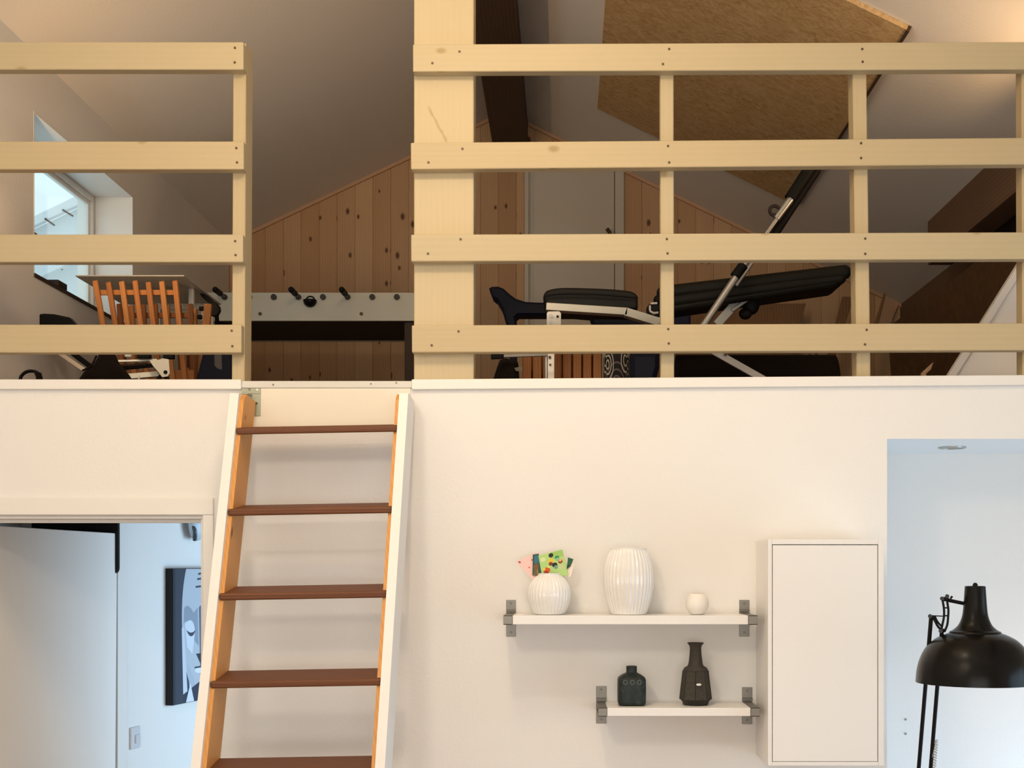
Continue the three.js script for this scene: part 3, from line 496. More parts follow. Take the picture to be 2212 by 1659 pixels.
// architect floor lamp standing in front of the hall opening
{
  const Z = 3.62, c = at(2106.5, 1475, Z), m = Z / F, g = thing('floor_lamp', 'black architect floor lamp with wide domed shade before the hall opening', 'lamp');
  const prof = [[0, 216.5], [3.5, 215.5], [5.6, 211.5], [5.6, 209.5], [21, 209], [21.8, 207], [23.2, 185], [25.6, 155], [28.5, 140], [35, 125], [45, 115], [53.5, 110.5], [54.5, 107.5], [70, 101.5], [88, 91], [104, 74], [115.5, 52], [122, 28], [124.6, 4], [124.6, 0]].map(([r, y]) => new THREE.Vector2(r * m, y * m));
  const smooth = [...prof.slice(0, 7), ...new THREE.SplineCurve(prof.slice(6, 12)).getPoints(30).slice(1), ...new THREE.SplineCurve(prof.slice(12)).getPoints(40)];
  const shade = part(g, 'lamp_shade', new THREE.LatheGeometry(smooth.reverse(), 96), lampBlack, c);
  part(shade, 'inner_shade', new THREE.LatheGeometry([[30, 100], [68, 97], [86, 87], [101.5, 71], [113, 50], [119.5, 27], [122.5, 4], [124.6, 0]].map(([r, y]) => new THREE.Vector2(r * m, y * m)), 72), M({ color: 0xd8d4cc, r: 0.6 }));
  part(shade, 'bulb', new THREE.SphereGeometry(0.03, 24, 16).scale(1, 1.25, 1).translate(0, 0.055, 0), M({ color: 0xf0ece0, r: 0.3 }));
  const Zb = Z + 0.02, P = (x, y, dz = 0) => at(x, y, Zb + dz);
  // curved slotted link from the shade to the elbow
  const link = (x0, s) => tube([P(x0, 1296), P(x0 + 4 * s + 2, 1315), P(x0 + 4, 1335), P(x0 - 2, 1352), P(x0 - 7, 1362)], 0.0030);
  part(g, 'curved_link', [tube([P(2036, 1296), P(2039, 1315), P(2039, 1332), P(2036, 1348), P(2033, 1361)], 0.0032), tube([P(2046, 1300), P(2048.5, 1316), P(2048, 1334), P(2046, 1350), P(2041, 1363)], 0.0032), rod(P(2039, 1313), P(2048, 1313), 0.002), rod(P(2039, 1330), P(2048, 1330), 0.002), rod(P(2036, 1362), P(2042, 1362), 0.005)], lampIron);
  part(g, 'shade_arm', [rod(P(2036, 1294), P(2084, 1304), 0.0052), box(0.02, 0.012, 0.014).translate(P(2041, 1294).x, P(2041, 1294).y, WALL - Zb)], lampIron);
  for (const [x, y] of [[2035, 1293], [2046, 1288], [2009, 1331], [2032, 1363]]) part(g, 'wing_nut', rod(P(x, y, 0.014), P(x, y, -0.02), 0.0058), M({ color: 0x1b191a, r: 0.35, metalness: 0.5 }));
  part(g, 'wing_nut', [rod(P(2046, 1291, -0.014), P(2044, 1285.5, -0.014), 0.003), rod(P(2053, 1293, -0.014), P(2057, 1288, -0.014), 0.003)], lampIron);
  part(g, 'elbow', [tube([P(2013, 1330), P(2019, 1340), P(2026, 1353), P(2034, 1362)], 0.0034), tube([P(2019, 1330), P(2024, 1341), P(2031, 1350), P(2035, 1354)], 0.0028), rod(P(2010, 1330), P(2037, 1331), 0.0016)], lampIron);
  // two parallel tubes leaning back down to the hinge above the foot
  const f0 = P(1962, 1935, 0.16), f1 = P(1988, 1935, 0.16);
  const pole = part(g, 'lower_arm', [rod(P(2011.5, 1331), f0, 0.0058), rod(P(2034.5, 1363), f1, 0.0058), rod(f0, f1, 0.008)], lampIron);
  const sa = P(2034.5, 1363).lerp(f1, 0.40), sb = P(2034.5, 1363).lerp(f1, 0.62);
  const coil = []; for (let i = 0; i <= 160; i++) { const t = i / 160, q = sa.clone().lerp(sb, t), a = t * 44 * Math.PI; coil.push(V(q.x + 0.008 + 0.0065 * Math.cos(a), q.y, q.z + 0.0065 * Math.sin(a))); }
  part(g, 'spring', tube(coil, 0.0011, 900, 5), silver);
  part(g, 'spring_rod', [rod(sa.clone().add(V(0.006, 0.002, 0.012)), P(1999, 1700, 0.1), 0.0012)], silver);
  const mid = f0.clone().lerp(f1, 0.5), base = V(mid.x, 0, mid.z);
  part(g, 'pole', [rod(mid, V(mid.x, 0.03, mid.z), 0.012), rod(V(mid.x, 0.03, mid.z), V(mid.x, 0.10, mid.z), 0.02)], lampIron);
  part(g, 'foot', new THREE.LatheGeometry([[0.0005, 0.034], [0.03, 0.032], [0.12, 0.018], [0.14, 0.012], [0.145, 0.001], [0.0005, 0.0008]].map((p) => new THREE.Vector2(...p)), 48), lampIron, base);
  settle(g);
}

// hall ceiling spot, switched off, and two wall plugs
{
  const p = at(2057, 966, 4.574), g = thing('ceiling_spot', 'recessed round ceiling spot in the hall soffit', 'spotlight', V(p.x, HEAD, p.z));
  part(g, 'trim_ring', new THREE.TorusGeometry(0.044, 0.0045, 10, 40).rotateX(Math.PI / 2), silver, V(0, -0.001, 0));
  part(g, 'lens', cyl(0.04, 0.04, 0.004, 30), M({ color: 0x7a766c, r: 0.3 }), V(0, -0.0005, 0));
  const m = M({ color: 0x8f8f92, r: 0.6 });
  for (const [y, l] of [[1554, 'upper of two tiny grey wall plugs in the hall'], [1585, 'lower of two tiny grey wall plugs in the hall']]) { const q = at(1956, y, 4.829); solo('wall_plug', l, 'wall plug', [cyl(0.0045, 0.0045, 0.003, 12).rotateX(Math.PI / 2).translate(q.x, q.y, q.z)], m); }
}

// ───────────── things in the bedroom ─────────────
const along = (px) => { const k = (px - 1220) / F, Z = (cornerX - 0.219 * 5.19) / (k - 0.219); return V(k * Z, 0, WALL - Z); };   // point of the slanted wall under an image column
{ const a = along(249), b = along(270), m = struct('trim_10', box(a.distanceTo(b), 2.3, 0.012, 0.003), gloss); m.position.set((a.x + b.x) / 2 + 0.0055, 1.15, (a.z + b.z) / 2 + 0.0012); m.rotation.y = Math.atan2(1, 0.219); }
const wallTurn = Math.atan2(1, 0.219), wallNormal = V(1, 0, 0.219).normalize();
{
  const c = document.createElement('canvas'); c.width = c.height = 512; const x = c.getContext('2d');
  x.fillStyle = '#333a4a'; x.fillRect(0, 0, 512, 512);
  x.fillStyle = '#b4bec9'; x.beginPath(); x.moveTo(120, 0); x.bezierCurveTo(70, 90, 70, 220, 100, 330); x.bezierCurveTo(120, 420, 190, 500, 256, 512); x.bezierCurveTo(330, 500, 395, 420, 412, 330); x.bezierCurveTo(440, 220, 440, 90, 392, 0); x.fill();
  x.fillStyle = '#8c97a8'; x.beginPath(); x.moveTo(100, 150); x.bezierCurveTo(130, 130, 170, 150, 190, 170); x.lineTo(230, 150); x.lineTo(240, 300); x.lineTo(200, 280); x.bezierCurveTo(170, 200, 120, 190, 96, 210); x.fill();
  x.fillStyle = '#cfd8e4'; x.beginPath(); x.moveTo(110, 210); x.bezierCurveTo(150, 190, 190, 190, 205, 240); x.lineTo(180, 330); x.lineTo(130, 300); x.fill();
  x.fillStyle = '#3a4254'; x.beginPath(); x.moveTo(120, 232); x.bezierCurveTo(150, 250, 190, 250, 212, 234); x.bezierCurveTo(190, 268, 150, 270, 120, 232); x.fill();
  x.fillStyle = '#5b6678'; x.beginPath(); x.moveTo(242, 150); x.bezierCurveTo(300, 120, 400, 140, 420, 200); x.lineTo(400, 360); x.bezierCurveTo(340, 440, 280, 470, 256, 430); x.fill();
  x.fillStyle = '#b8c2d0'; x.beginPath(); x.ellipse(320, 205, 40, 26, 0, 0, 7); x.fill(); x.fillStyle = '#2f3747'; x.beginPath(); x.ellipse(320, 228, 48, 9, 0, 0, 7); x.fill();
  x.fillStyle = '#2b3342'; x.beginPath(); x.moveTo(214, 330); x.lineTo(300, 330); x.lineTo(258, 372); x.fill();
  x.fillStyle = '#d8e0ea'; x.beginPath(); x.ellipse(256, 395, 52, 12, 0, 0, 7); x.fill(); x.fillStyle = '#2b3342'; x.fillRect(200, 380, 110, 6);
  x.fillStyle = '#c6d0de'; x.beginPath(); x.moveTo(78, 225); x.lineTo(100, 220); x.lineTo(132, 470); x.lineTo(92, 480); x.fill();
  x.fillStyle = '#aab5c6'; x.beginPath(); x.moveTo(130, 360); x.lineTo(190, 420); x.lineTo(214, 470); x.lineTo(150, 452); x.fill();
  x.fillStyle = '#20283a'; x.fillRect(0, 0, 20, 512); x.fillStyle = '#2c3548'; x.beginPath(); x.moveTo(90, 480); x.lineTo(250, 440); x.lineTo(430, 470); x.lineTo(450, 512); x.lineTo(80, 512); x.fill();
  x.fillStyle = '#d5dee8'; x.beginPath(); x.moveTo(118, 512); x.lineTo(160, 440); x.lineTo(196, 512); x.fill();
  x.strokeStyle = '#323a4b'; x.lineWidth = 7; for (const [a, b, d] of [[210, 70, 100], [225, 40, 70], [235, 20, 50]]) { x.beginPath(); x.moveTo(a, b); x.lineTo(a + d, b - 4); x.stroke(); }
  const t = new THREE.CanvasTexture(c); t.colorSpace = THREE.SRGBColorSpace;
  const S = 0.48, H = 0.59, p = along(357), g = thing('canvas_painting', 'painting of a serene face in greys on the bedroom wall', 'painting');
  g.position.set(p.x, EYE - H, p.z); g.rotation.y = wallTurn;
  part(g, 'canvas', box(S, H, 0.035, 0.002).translate(S / 2, H / 2, 0.0185), M({ color: 0x0c0d12, r: 0.8 }));
  part(g, 'painted_face', new THREE.PlaneGeometry(S - 0.004, H - 0.004).translate(S / 2, H / 2, 0.0366), M({ map: t, r: 0.7 }));
}
{
  const p = along(289.5), g = thing('light_switch', 'small white light switch below the painting', 'switch'); g.position.set(p.x, EYE - 0.742, p.z); g.rotation.y = wallTurn;
  part(g, 'plate', box(0.07, 0.09, 0.009, 0.002).translate(0, 0.045, 0.0045), M({ color: new THREE.Color().setRGB(0.6, 0.61, 0.63), r: 0.4 })); part(g, 'rocker', box(0.035, 0.035, 0.008, 0.002), M({ color: new THREE.Color().setRGB(0.6, 0.61, 0.63), r: 0.35 }), V(0.01, 0.04, 0.011));
}
{
  const p = along(398), g = thing('wall_lamp', 'unlit white wall lamp above the painting', 'lamp'); g.position.set(p.x, EYE + 0.09, p.z); g.rotation.y = wallTurn;
  part(g, 'lamp_shade', (() => { const q = new THREE.SphereGeometry(0.07, 32, 20, 0, Math.PI).scale(1, 1.25, 0.6); return q; })(), M({ color: new THREE.Color().setRGB(0.5, 0.6, 0.68), r: 0.4 }), V(0.05, 0.12, 0.03));
  part(g, 'stem', tube([V(-0.01, 0.14, 0.01), V(0.0, 0.08, 0.05), V(0.02, 0.035, 0.04)], 0.009), M({ color: 0x4c555c, r: 0.35, metalness: 0.6 }));
  part(g, 'wall_plate', cyl(0.03, 0.03, 0.03, 20).rotateX(Math.PI / 2), M({ color: 0xb9c0c4, r: 0.4 }), V(-0.01, 0.15, 0.014));
}
{
  const g = thing('wall_screen', 'black rounded wall panel hung high behind the open door', 'screen'), z = -0.865, xr = at(252.5, 1200, 5.14).x, yb = at(0, 1241, 5.14).y, W = 0.34, H = 0.36, r = 0.03;
  const s = new THREE.Shape(); s.moveTo(xr - W + r, yb); s.lineTo(xr - r, yb); s.quadraticCurveTo(xr, yb, xr, yb + r); s.lineTo(xr, yb + H - r); s.quadraticCurveTo(xr, yb + H, xr - r, yb + H); s.lineTo(xr - W + r, yb + H); s.quadraticCurveTo(xr - W, yb + H, xr - W, yb + H - r); s.lineTo(xr - W, yb + r); s.quadraticCurveTo(xr - W, yb, xr - W + r, yb);
  const geo = new THREE.ExtrudeGeometry(s, { depth: 0.02, bevelEnabled: true, bevelSize: 0.002, bevelThickness: 0.002, bevelSegments: 1 }).translate(0, 0, z - 0.022);
  part(g, 'panel', geo, blackPlastic); part(g, 'mount', box2(xr - W / 2 - 0.06, xr - W / 2 + 0.06, yb + 0.12, yb + 0.24, -0.911, z - 0.02), rubber); settle(g);
}

// ───────────── things on the loft ─────────────
// football table
{
  const Z = 7.0, z1 = WALL - Z, D = 0.65, L = at(434, 632, Z), R = at(908, 632, Z), yT = L.y, yB = at(0, 693, Z).y, t = 0.02;
  const g = thing('football_table', 'white football table with black rod handles against the pine gable', 'football table');
  part(g, 'side_panel', box2(L.x, R.x, yB, yT, z1 - t, z1, 0.002), laminate); part(g, 'side_panel', box2(L.x, R.x, yB, yT, z1 - D, z1 - D + t, 0.002), laminate);
  part(g, 'end_panel', box2(L.x, L.x + t, yB, yT, z1 - D + t, z1 - t, 0.001), laminate); part(g, 'end_panel', box2(R.x - t, R.x, yB, yT, z1 - D + t, z1 - t, 0.001), laminate);
  part(g, 'playing_field', box2(L.x + t, R.x - t, yB + 0.004, yB + 0.016, z1 - D + t, z1 - t, 0), laminateUnder);
  const dx = (R.x - L.x - 2 * t - 0.08) / 2, own = [0, 1, 3, 5];
  for (let i = 0; i < 8; i++) {
    const p = at(485.5 + 53.15 * i, 642, Z), r = part(g, 'rod', rod(V(p.x, p.y, z1 - D - 0.06), V(p.x, p.y, z1 + (own.includes(i) ? 0.16 : 0.009)), 0.006, 12), steel);
    part(r, 'bushing', rod(V(p.x, p.y, z1 - 0.001), V(p.x, p.y, z1 + 0.012), 0.0155, 18), M({ color: 0x160c07, r: 0.5 }));
    if (own.includes(i)) part(r, 'handle', new THREE.CapsuleGeometry(0.0155, 0.10, 8, 18).rotateX(Math.PI / 2).translate(p.x, p.y, z1 + 0.14), rubber);
  }
  const b = at(670.5, 650, Z);
  part(g, 'ball_cup', [new THREE.SphereGeometry(0.036, 28, 12, 0, Math.PI * 2, Math.PI / 2, Math.PI / 2).translate(b.x, b.y, z1 + 0.012), new THREE.TorusGeometry(0.034, 0.003, 8, 30).rotateX(Math.PI / 2).translate(b.x, b.y, z1 + 0.012), new THREE.TorusGeometry(0.024, 0.004, 8, 24, Math.PI).translate(b.x, b.y, z1 + 0.002)], blackPlastic);
  for (const x of [562, 780.5]) { const p = at(x, 678, Z); part(g, 'bolt', cyl(0.0095, 0.0095, 0.004, 14).rotateX(Math.PI / 2), M({ color: 0x4a3a22, r: 0.4, metalness: 0.6 }), V(p.x, p.y, z1 + 0.0015)); }
  for (const x of [L.x + 0.05, R.x - 0.05]) for (const z of [z1 - 0.07, z1 - D + 0.07]) part(g, 'leg', box2(x - 0.04, x + 0.04, LOFT, yB, z - 0.04, z + 0.04), laminateUnder);
  settle(g);
}
// low grey side table by the window
{
  const Z = 5.55, c = at(162, 597, Z), y = c.y, x1 = at(398, 0, Z).x, z1 = WALL - Z, z0 = z1 - 0.60, g = thing('side_table', 'small grey topped table under the loft window', 'table');
  part(g, 'table_top', box2(c.x, x1, y, y + 0.006, z0, z1, 0.002), greyTop);
  for (const [x, z] of [[c.x + 0.18, z0 + 0.03], [x1 - 0.04, z0 + 0.03], [x1 - 0.04, z1 - 0.25]]) part(g, 'leg', box2(x - 0.012, x + 0.012, LOFT, y, z - 0.012, z + 0.012), greyTop);
  part(g, 'apron', box2(c.x + 0.17, x1 - 0.02, y - 0.03, y, z0 + 0.025, z0 + 0.04), greyTop);
  settle(g);
}
// folded slatted chairs: a back of upright slats on two rails, side legs and the folded seat behind
function slatChair(label, P0, dx, n, w, mats, lean, side) {
  const g = thing('slatted_chair', label, 'chair', V(0, 0, 0), 'slatted wooden chairs stored on the loft');
  const down = (p, dy) => V(p.x + side * (1 - (p.x - P0.x) * 1.4) * dy, p.y - dy, p.z - lean * dy), H = Math.min(0.42, P0.y - LOFT - 0.12), W = dx * (n - 1);
  for (let i = 0; i < n; i++) {
    const p = V(P0.x + i * dx, P0.y - 0.003 * ((i * 5) % 3), P0.z), q = down(p, H), k = rng(i + 5)() * 0.012 - 0.006;
    q.x += k; part(g, 'slat', bar(q, p, w, 0.014, V(0, 0.1, 1), 0.005), mats[i % mats.length]);
  }
  const rail = (dy, h, m) => { const a = down(P0, dy).add(V(-0.008, 0, -0.014)); part(g, 'back_rail', bar(a, a.clone().add(V(W + 0.016, 0, 0)), h, 0.012, V(0, 0, 1)), m); };
  rail(0.047, 0.022, mats[0]); rail(H - 0.03, 0.04, mats[1 % mats.length]);
  for (const x of [0, W]) { const a = down(V(P0.x + x, P0.y, P0.z), H - 0.06).add(V(0, 0, -0.026)); part(g, 'leg', bar(V(a.x + (x ? 0.03 : -0.01), LOFT, a.z), a, 0.028, 0.016), mats[2 % mats.length]); }
  for (let i = 0; i < 5; i++) { const a = down(P0, H - 0.005 + 0.05 * i); if (a.y > LOFT + 0.03) part(g, 'seat_slat', bar(a.clone().add(V(0, 0, -0.036)), a.clone().add(V(W, 0, -0.036)), 0.038, 0.012, V(0, 0, 1), 0.003), mats[(i + 1) % mats.length]); }
  return settle(g);
}
{
  const p = at(205.5, 606, 5.40); slatChair('folded slatted wooden chair with orange slats before the grey table', p, 28.8 / F * 5.40, 7, 0.0235, teak, 0.03, 0.165);
  const q = at(258, 656, 5.49); slatChair('darker folded slatted wooden chair behind the orange one', q, 25.5 / F * 5.49, 7, 0.025, [teakDark, teak[1], teakDark], 0.02, 0.06);
}
// corner posts of a third chair with black fittings, and the curved black handle
{
  const g = thing('folding_frame', 'two short wooden uprights with black fittings next to the football table', 'chair frame');
  part(g, 'upright', bar(at(418, 812, 5.62), at(419.5, 667, 5.62), 0.026, 0.02), teak[2]); part(g, 'upright', bar(at(436, 815, 5.6), at(450, 657, 5.6), 0.031, 0.02), teak[0]);
  part(g, 'fitting', [box(0.024, 0.017, 0.02).translate(...at(436.5, 667, 5.62).toArray()), box(0.018, 0.018, 0.02).translate(...at(432, 685, 5.62).toArray())], rubber);
  part(g, 'foot_rail', bar(at(410, 812, 5.62), at(452, 812, 5.62), 0.03, 0.02), teakDark);
  part(g, 'stretcher', bar(at(404, 790, 5.64), at(426, 790, 5.64), 0.09, 0.018, V(0, 0, 1)), teakDark);
  settle(g);
  const pts = [[432, 635], [442, 636], [452, 641], [461, 650], [470, 656], [476, 664], [477, 672], [472, 681], [463, 685], [456, 682], [457.5, 674], [459, 664], [455, 656], [446, 650], [437, 642]].map(([x, y]) => { const p = at(x, y, 5.9); return [p.x, p.y]; });
  const s = thing('curved_handle', 'black hook-shaped plastic handle in front of the football table', 'handle');
  part(s, 'hook', prism(pts, WALL - 5.9 - 0.012, WALL - 5.9 + 0.012, [], 0.004), blackPlastic);
  part(s, 'stem', tube([at(468, 680, 5.9), at(470, 715, 5.93), at(468, 860, 5.95), at(466, 905, 5.95)], 0.010), blackPlastic); settle(s);
}
// dark low things behind the bottom rail, left side
{
  const g = thing('navy_chair', 'dark navy plastic chair shell beside the railing end post', 'chair');
  const Z = 5.2, o = (a) => a.map(([x, y]) => { const p = at(x, y, Z); return [p.x, p.y]; });
  part(g, 'shell', prism(o([[418, 840], [430, 790], [441, 745], [505, 745], [506, 858], [418, 858]]), WALL - Z - 0.05, WALL - Z, [], 0.012), navy);
  part(g, 'grey_label', prism(o([[463.5, 764], [479, 764], [480, 799], [470, 796], [464, 790]]), WALL - Z + 0.0005, WALL - Z + 0.003), M({ color: new THREE.Color().setRGB(0.07, 0.055, 0.055), r: 0.6 }));
  part(g, 'foot', box2(at(420, 0, Z).x, at(505, 0, Z).x, LOFT, at(0, 856, Z).y + 0.012, WALL - Z - 0.06, WALL - Z + 0.005), navy); settle(g);
}
{
  const Z = 4.8, o = (a) => a.map(([x, y]) => { const p = at(x, y, Z); return [p.x, p.y]; });
  const c = thing('dark_cushion', 'dark brown peaked cushion lying behind the lowest rail', 'cushion');
  part(c, 'cover', prism(o([[166, 878], [166, 818], [178, 800], [196, 790], [207, 770], [213, 752], [226, 756], [234, 775], [246, 788], [256, 800], [268, 818], [270, 878]]), WALL - Z - 0.14, WALL - Z, [], 0.02), brownCloth);
  part(c, 'piping', tube([at(178, 801, Z - 0.005), at(197, 790, Z - 0.005), at(209, 768, Z - 0.005)], 0.004), brownCloth); settle(c);
  const s = thing('folded_trolley', 'folded silver frame with white corner plate behind the lowest rail', 'frame');
  part(s, 'tube', bar(at(232, 781, 5.05), at(340, 778, 5.1), 0.010, 0.014, V(0, 0, 1)), silverPaint); part(s, 'tube', bar(at(262, 815, 5.0), at(345, 808, 5.05), 0.022, 0.02, V(0, 0, 1)), silverPaint);
  part(s, 'black_strap', bar(at(250, 797, 5.12), at(330, 789, 5.12), 0.014, 0.02), rubber);
  part(s, 'brown_strap', bar(at(252, 791, 5.11), at(318, 786, 5.11), 0.010, 0.016), M({ color: 0x3d2c14, r: 0.8 }));
  const plate = prism([[322, 778], [330, 790], [343, 805], [350, 815], [362, 813], [366.5, 806], [364, 776], [352, 774], [342, 777]].reverse().map(([x, y]) => { const p = at(x, y, 4.98); return [p.x, p.y]; }), WALL - 4.98 - 0.006, WALL - 4.98, [], 0.001);
  const pm = part(s, 'corner_plate', plate, M({ color: new THREE.Color().setRGB(0.80, 0.75, 0.62), r: 0.4 }));
  part(pm, 'hole_plug', cyl(0.0075, 0.0075, 0.003, 16).rotateX(Math.PI / 2), rubber, at(357.5, 804, 4.978));
  part(s, 'clamp', [box(0.05, 0.016, 0.03).translate(...at(312, 770, 5.06).toArray()), box(0.04, 0.02, 0.03).translate(...at(365, 770, 5.06).toArray())], rubber);
  part(s, 'white_knob', box(0.026, 0.013, 0.02, 0.006, 3).translate(...at(277, 768.5, 5.05).toArray()), gloss);
  part(s, 'castor', [new THREE.TorusGeometry(0.018, 0.008, 10, 28).translate(...at(352, 822, 5.0).toArray()), rod(at(352, 822, 5.0), at(352, 880, 5.0), 0.006)], rubber);
  part(s, 'leg', rod(at(300, 812, 5.02), at(300, 880, 5.02), 0.008), silverPaint); settle(s);
  const k = solo('white_stick', 'slim white stick leaning behind the lowest rail', 'stick', [bar(at(110, 750, 5.3), at(183, 800, 5.15), 0.016, 0.012, V(0, 0, 1)), bar(at(183, 800, 5.15), at(222, 828, 5.08), 0.014, 0.012, V(0, 0, 1))], M({ color: new THREE.Color().setRGB(0.78, 0.66, 0.52), r: 0.5 }));
  const bp = thing('padded_pole', 'black pole with flat padded end under the loft window', 'pole'), pq = (l) => l.map(([x, y]) => { const p = at(x, y, 5.4); return [p.x, p.y]; });
  part(bp, 'pole', [bar(at(110, 728, 5.38), at(240, 825, 5.22), 0.021, 0.014, V(0, 0, 1)), bar(at(240, 825, 5.22), at(262, 862, 5.22), 0.021, 0.014, V(0, 0, 1))], rubber);
  part(bp, 'pad', prism(pq([[82, 722], [83, 682], [100, 680], [122, 681], [155, 688], [166, 701], [176, 715], [176, 736], [100, 736]]).reverse(), WALL - 5.42, WALL - 5.37, [], 0.006), blackPlastic); settle(bp);
  const r = thing('black_hoop', 'small black hoop showing above the loft edge', 'hoop');
  part(r, 'hoop', tube([at(44, 830, 4.8), at(45, 815, 4.8), at(54, 805, 4.8), at(66, 801.5, 4.8), (at(79, 804, 4.8)), at(86, 812, 4.8), at(88, 830, 4.8)], 0.0062), blackPlastic);
  part(r, 'grip', prism([[74, 803], [87, 804.5], [91, 822], [91, 838], [79, 838], [79, 815]].reverse().map(([x, y]) => { const p = at(x, y, 4.8); return [p.x, p.y]; }), WALL - 4.815, WALL - 4.79, [], 0.003), blackPlastic);
  part(r, 'foot', box2(at(40, 0, 4.8).x, at(92, 0, 4.8).x, LOFT, at(0, 829, 4.8).y, WALL - 4.83, WALL - 4.78), blackPlastic); settle(r);
  const lb = solo('sill_box', 'little dark box on the sill of the loft window', 'box', [box2(LW - 0.06, LW + 0.004, winY0 + 0.005, winY0 + 0.032, WALL - 5.66, WALL - 5.56)], M({ color: 0x2a1e14, r: 0.6 }));
}
// weight bench: padded seat, long ridged back pad, silver frame, legs
{
  const Z = 5.2, g = thing('weight_bench', 'weight bench with black pads on a silver tube frame', 'weight bench'), z = WALL - Z;
  const a = at(1174, 640, Z), b = at(1380, 640, Z), yT = at(0, 619, Z).y, yB = at(0, 664, Z).y;
  const seatGeo = (() => { const s = new THREE.Shape(); const P = (x, y) => { const p = at(x, y, Z); return [p.x, p.y]; };
    s.moveTo(...P(1181, 660)); s.lineTo(...P(1173, 640)); s.quadraticCurveTo(...P(1173, 630), ...P(1181, 624)); s.quadraticCurveTo(...P(1196, 617), ...P(1230, 617.5)); s.quadraticCurveTo(...P(1330, 619), ...P(1362, 625)); s.quadraticCurveTo(...P(1380, 630), ...P(1379, 642)); s.lineTo(...P(1379, 660)); s.quadraticCurveTo(...P(1378, 666), ...P(1368, 666)); s.lineTo(...P(1190, 663)); s.closePath();
    const q = new THREE.ExtrudeGeometry(s, { depth: 0.2, bevelEnabled: true, bevelSize: 0.012, bevelThickness: 0.018, bevelOffset: -0.012, bevelSegments: 4, curveSegments: 12 }).translate(0, 0, z - 0.24); return uvBox(q); })();
  const seat = part(g, 'seat_pad', seatGeo, vinyl);
  part(seat, 'seam', tube([at(1175, 640, Z - 0.001), at(1210, 635, Z - 0.004), at(1290, 636, Z - 0.004), at(1378, 643, Z - 0.001)], 0.0035), rubber);
  const M2 = silverPaint;
  part(g, 'frame_rail', [bar(at(1180, 664, Z), at(1355, 675, Z), 0.030, 0.05, V(0, 0, 1)), bar(at(1350, 675, Z), at(1425, 698, Z), 0.034, 0.05, V(0, 0, 1)), bar(at(1415, 696, Z), at(1560, 760, Z + 0.2), 0.034, 0.04, V(0, 0, 1))], M2);
  const pl = part(g, 'front_plate', [prism([[1181, 677], [1184, 673], [1208, 672.5], [1212, 677], [1212, 712], [1198, 716], [1197, 880], [1180.5, 880]].reverse().map(([x, y]) => { const p = at(x, y, Z - 0.03); return [p.x, p.y]; }), z + 0.027, z + 0.033, [], 0.001)], M({ color: new THREE.Color().setRGB(0.74, 0.70, 0.62), r: 0.35, metalness: 0.3 }));
  for (const [x, y, r, m] of [[1190, 682.5, 0.008, gloss], [1204.5, 684, 0.005, rubber], [1189, 696, 0.006, gloss], [1187.5, 772, 0.006, screwDark], [1188.5, 788, 0.0045, screwDark]]) part(pl, 'bolt', cyl(r, r * 0.8, 0.006, 14).rotateX(Math.PI / 2), m, at(x, y, Z - 0.036));
  // long back pad with three ridges, rising a little towards its tapered end
  const A = at(1418, 652, Z + 0.1), B = at(1838, 596, Z + 0.13), back = [];
  for (const [dy, r, s] of [[0.030, 0.030, 0], [-0.010, 0.026, 0.02], [-0.036, 0.022, 0.05]]) {
    const p = A.clone().add(V(0, dy, 0.02 - Math.abs(dy) * 0.3)), q = B.clone().add(V(-s, dy * 0.6, 0)), d = q.clone().sub(p);
    const cap = new THREE.CapsuleGeometry(r, d.length() - r * 2, 8, 20); cap.applyQuaternion(new THREE.Quaternion().setFromUnitVectors(V(0, 1, 0), d.clone().normalize())); cap.translate((p.x + q.x) / 2, (p.y + q.y) / 2, (p.z + q.z) / 2); back.push(cap);
  }
  part(g, 'back_pad', [back[0], back[1], back[2], bar(A.clone().add(V(0.02, 0, -0.12)), B.clone().add(V(-0.03, 0, -0.12)), 0.07, 0.22, V(0, 0, 1), 0.025)], vinyl);
  part(g, 'pivot_wheel', [new THREE.TorusGeometry(0.024, 0.008, 12, 30).translate(...at(1413, 671, Z).toArray()), cyl(0.014, 0.014, 0.05, 20).rotateX(Math.PI / 2).translate(...at(1414, 668, Z + 0.01).toArray())], rubber);
  part(g, 'pivot_clip', [tube([at(1404, 660, Z - 0.03), at(1405, 672, Z - 0.03), at(1412, 676, Z - 0.03), at(1422, 675, Z - 0.03)], 0.0045), bar(at(1405, 656, Z - 0.02), at(1420, 655, Z - 0.02), 0.008, 0.01)], M({ color: new THREE.Color().setRGB(0.55, 0.5, 0.46), r: 0.4 }));
  part(g, 'knob', new THREE.SphereGeometry(0.02, 20, 14), rubber, at(1422, 648, Z + 0.03));
  part(g, 'lever', [bar(at(1548, 702, Z + 0.15), at(1592, 652, Z + 0.15), 0.036, 0.02, V(0, 0, 1)), bar(at(1580, 672, Z + 0.14), at(1620, 643, Z + 0.14), 0.016, 0.02, V(0, 0, 1), 0.006)], M({ color: new THREE.Color().setRGB(0.40, 0.41, 0.39), r: 0.35, metalness: 0.3 }));
  part(g, 'rear_disc', [new THREE.SphereGeometry(0.05, 28, 18).scale(0.75, 0.95, 0.5).translate(...at(1622, 656, Z + 0.2).toArray()), new THREE.SphereGeometry(0.03, 20, 14).scale(0.9, 0.8, 0.6).translate(...at(1610, 678, Z + 0.18).toArray())], rubber);
  part(g, 'diagonal_leg', bar(at(1540, 758, Z + 0.1), at(1760, 882, Z + 0.1), 0.028, 0.014, V(0, 0, 1)), M({ color: new THREE.Color().setRGB(0.52, 0.50, 0.47), r: 0.4, metalness: 0.2 }));
  part(g, 'bolt', cyl(0.006, 0.006, 0.004, 12).rotateX(Math.PI / 2), screwDark, at(1567, 766, Z + 0.088));
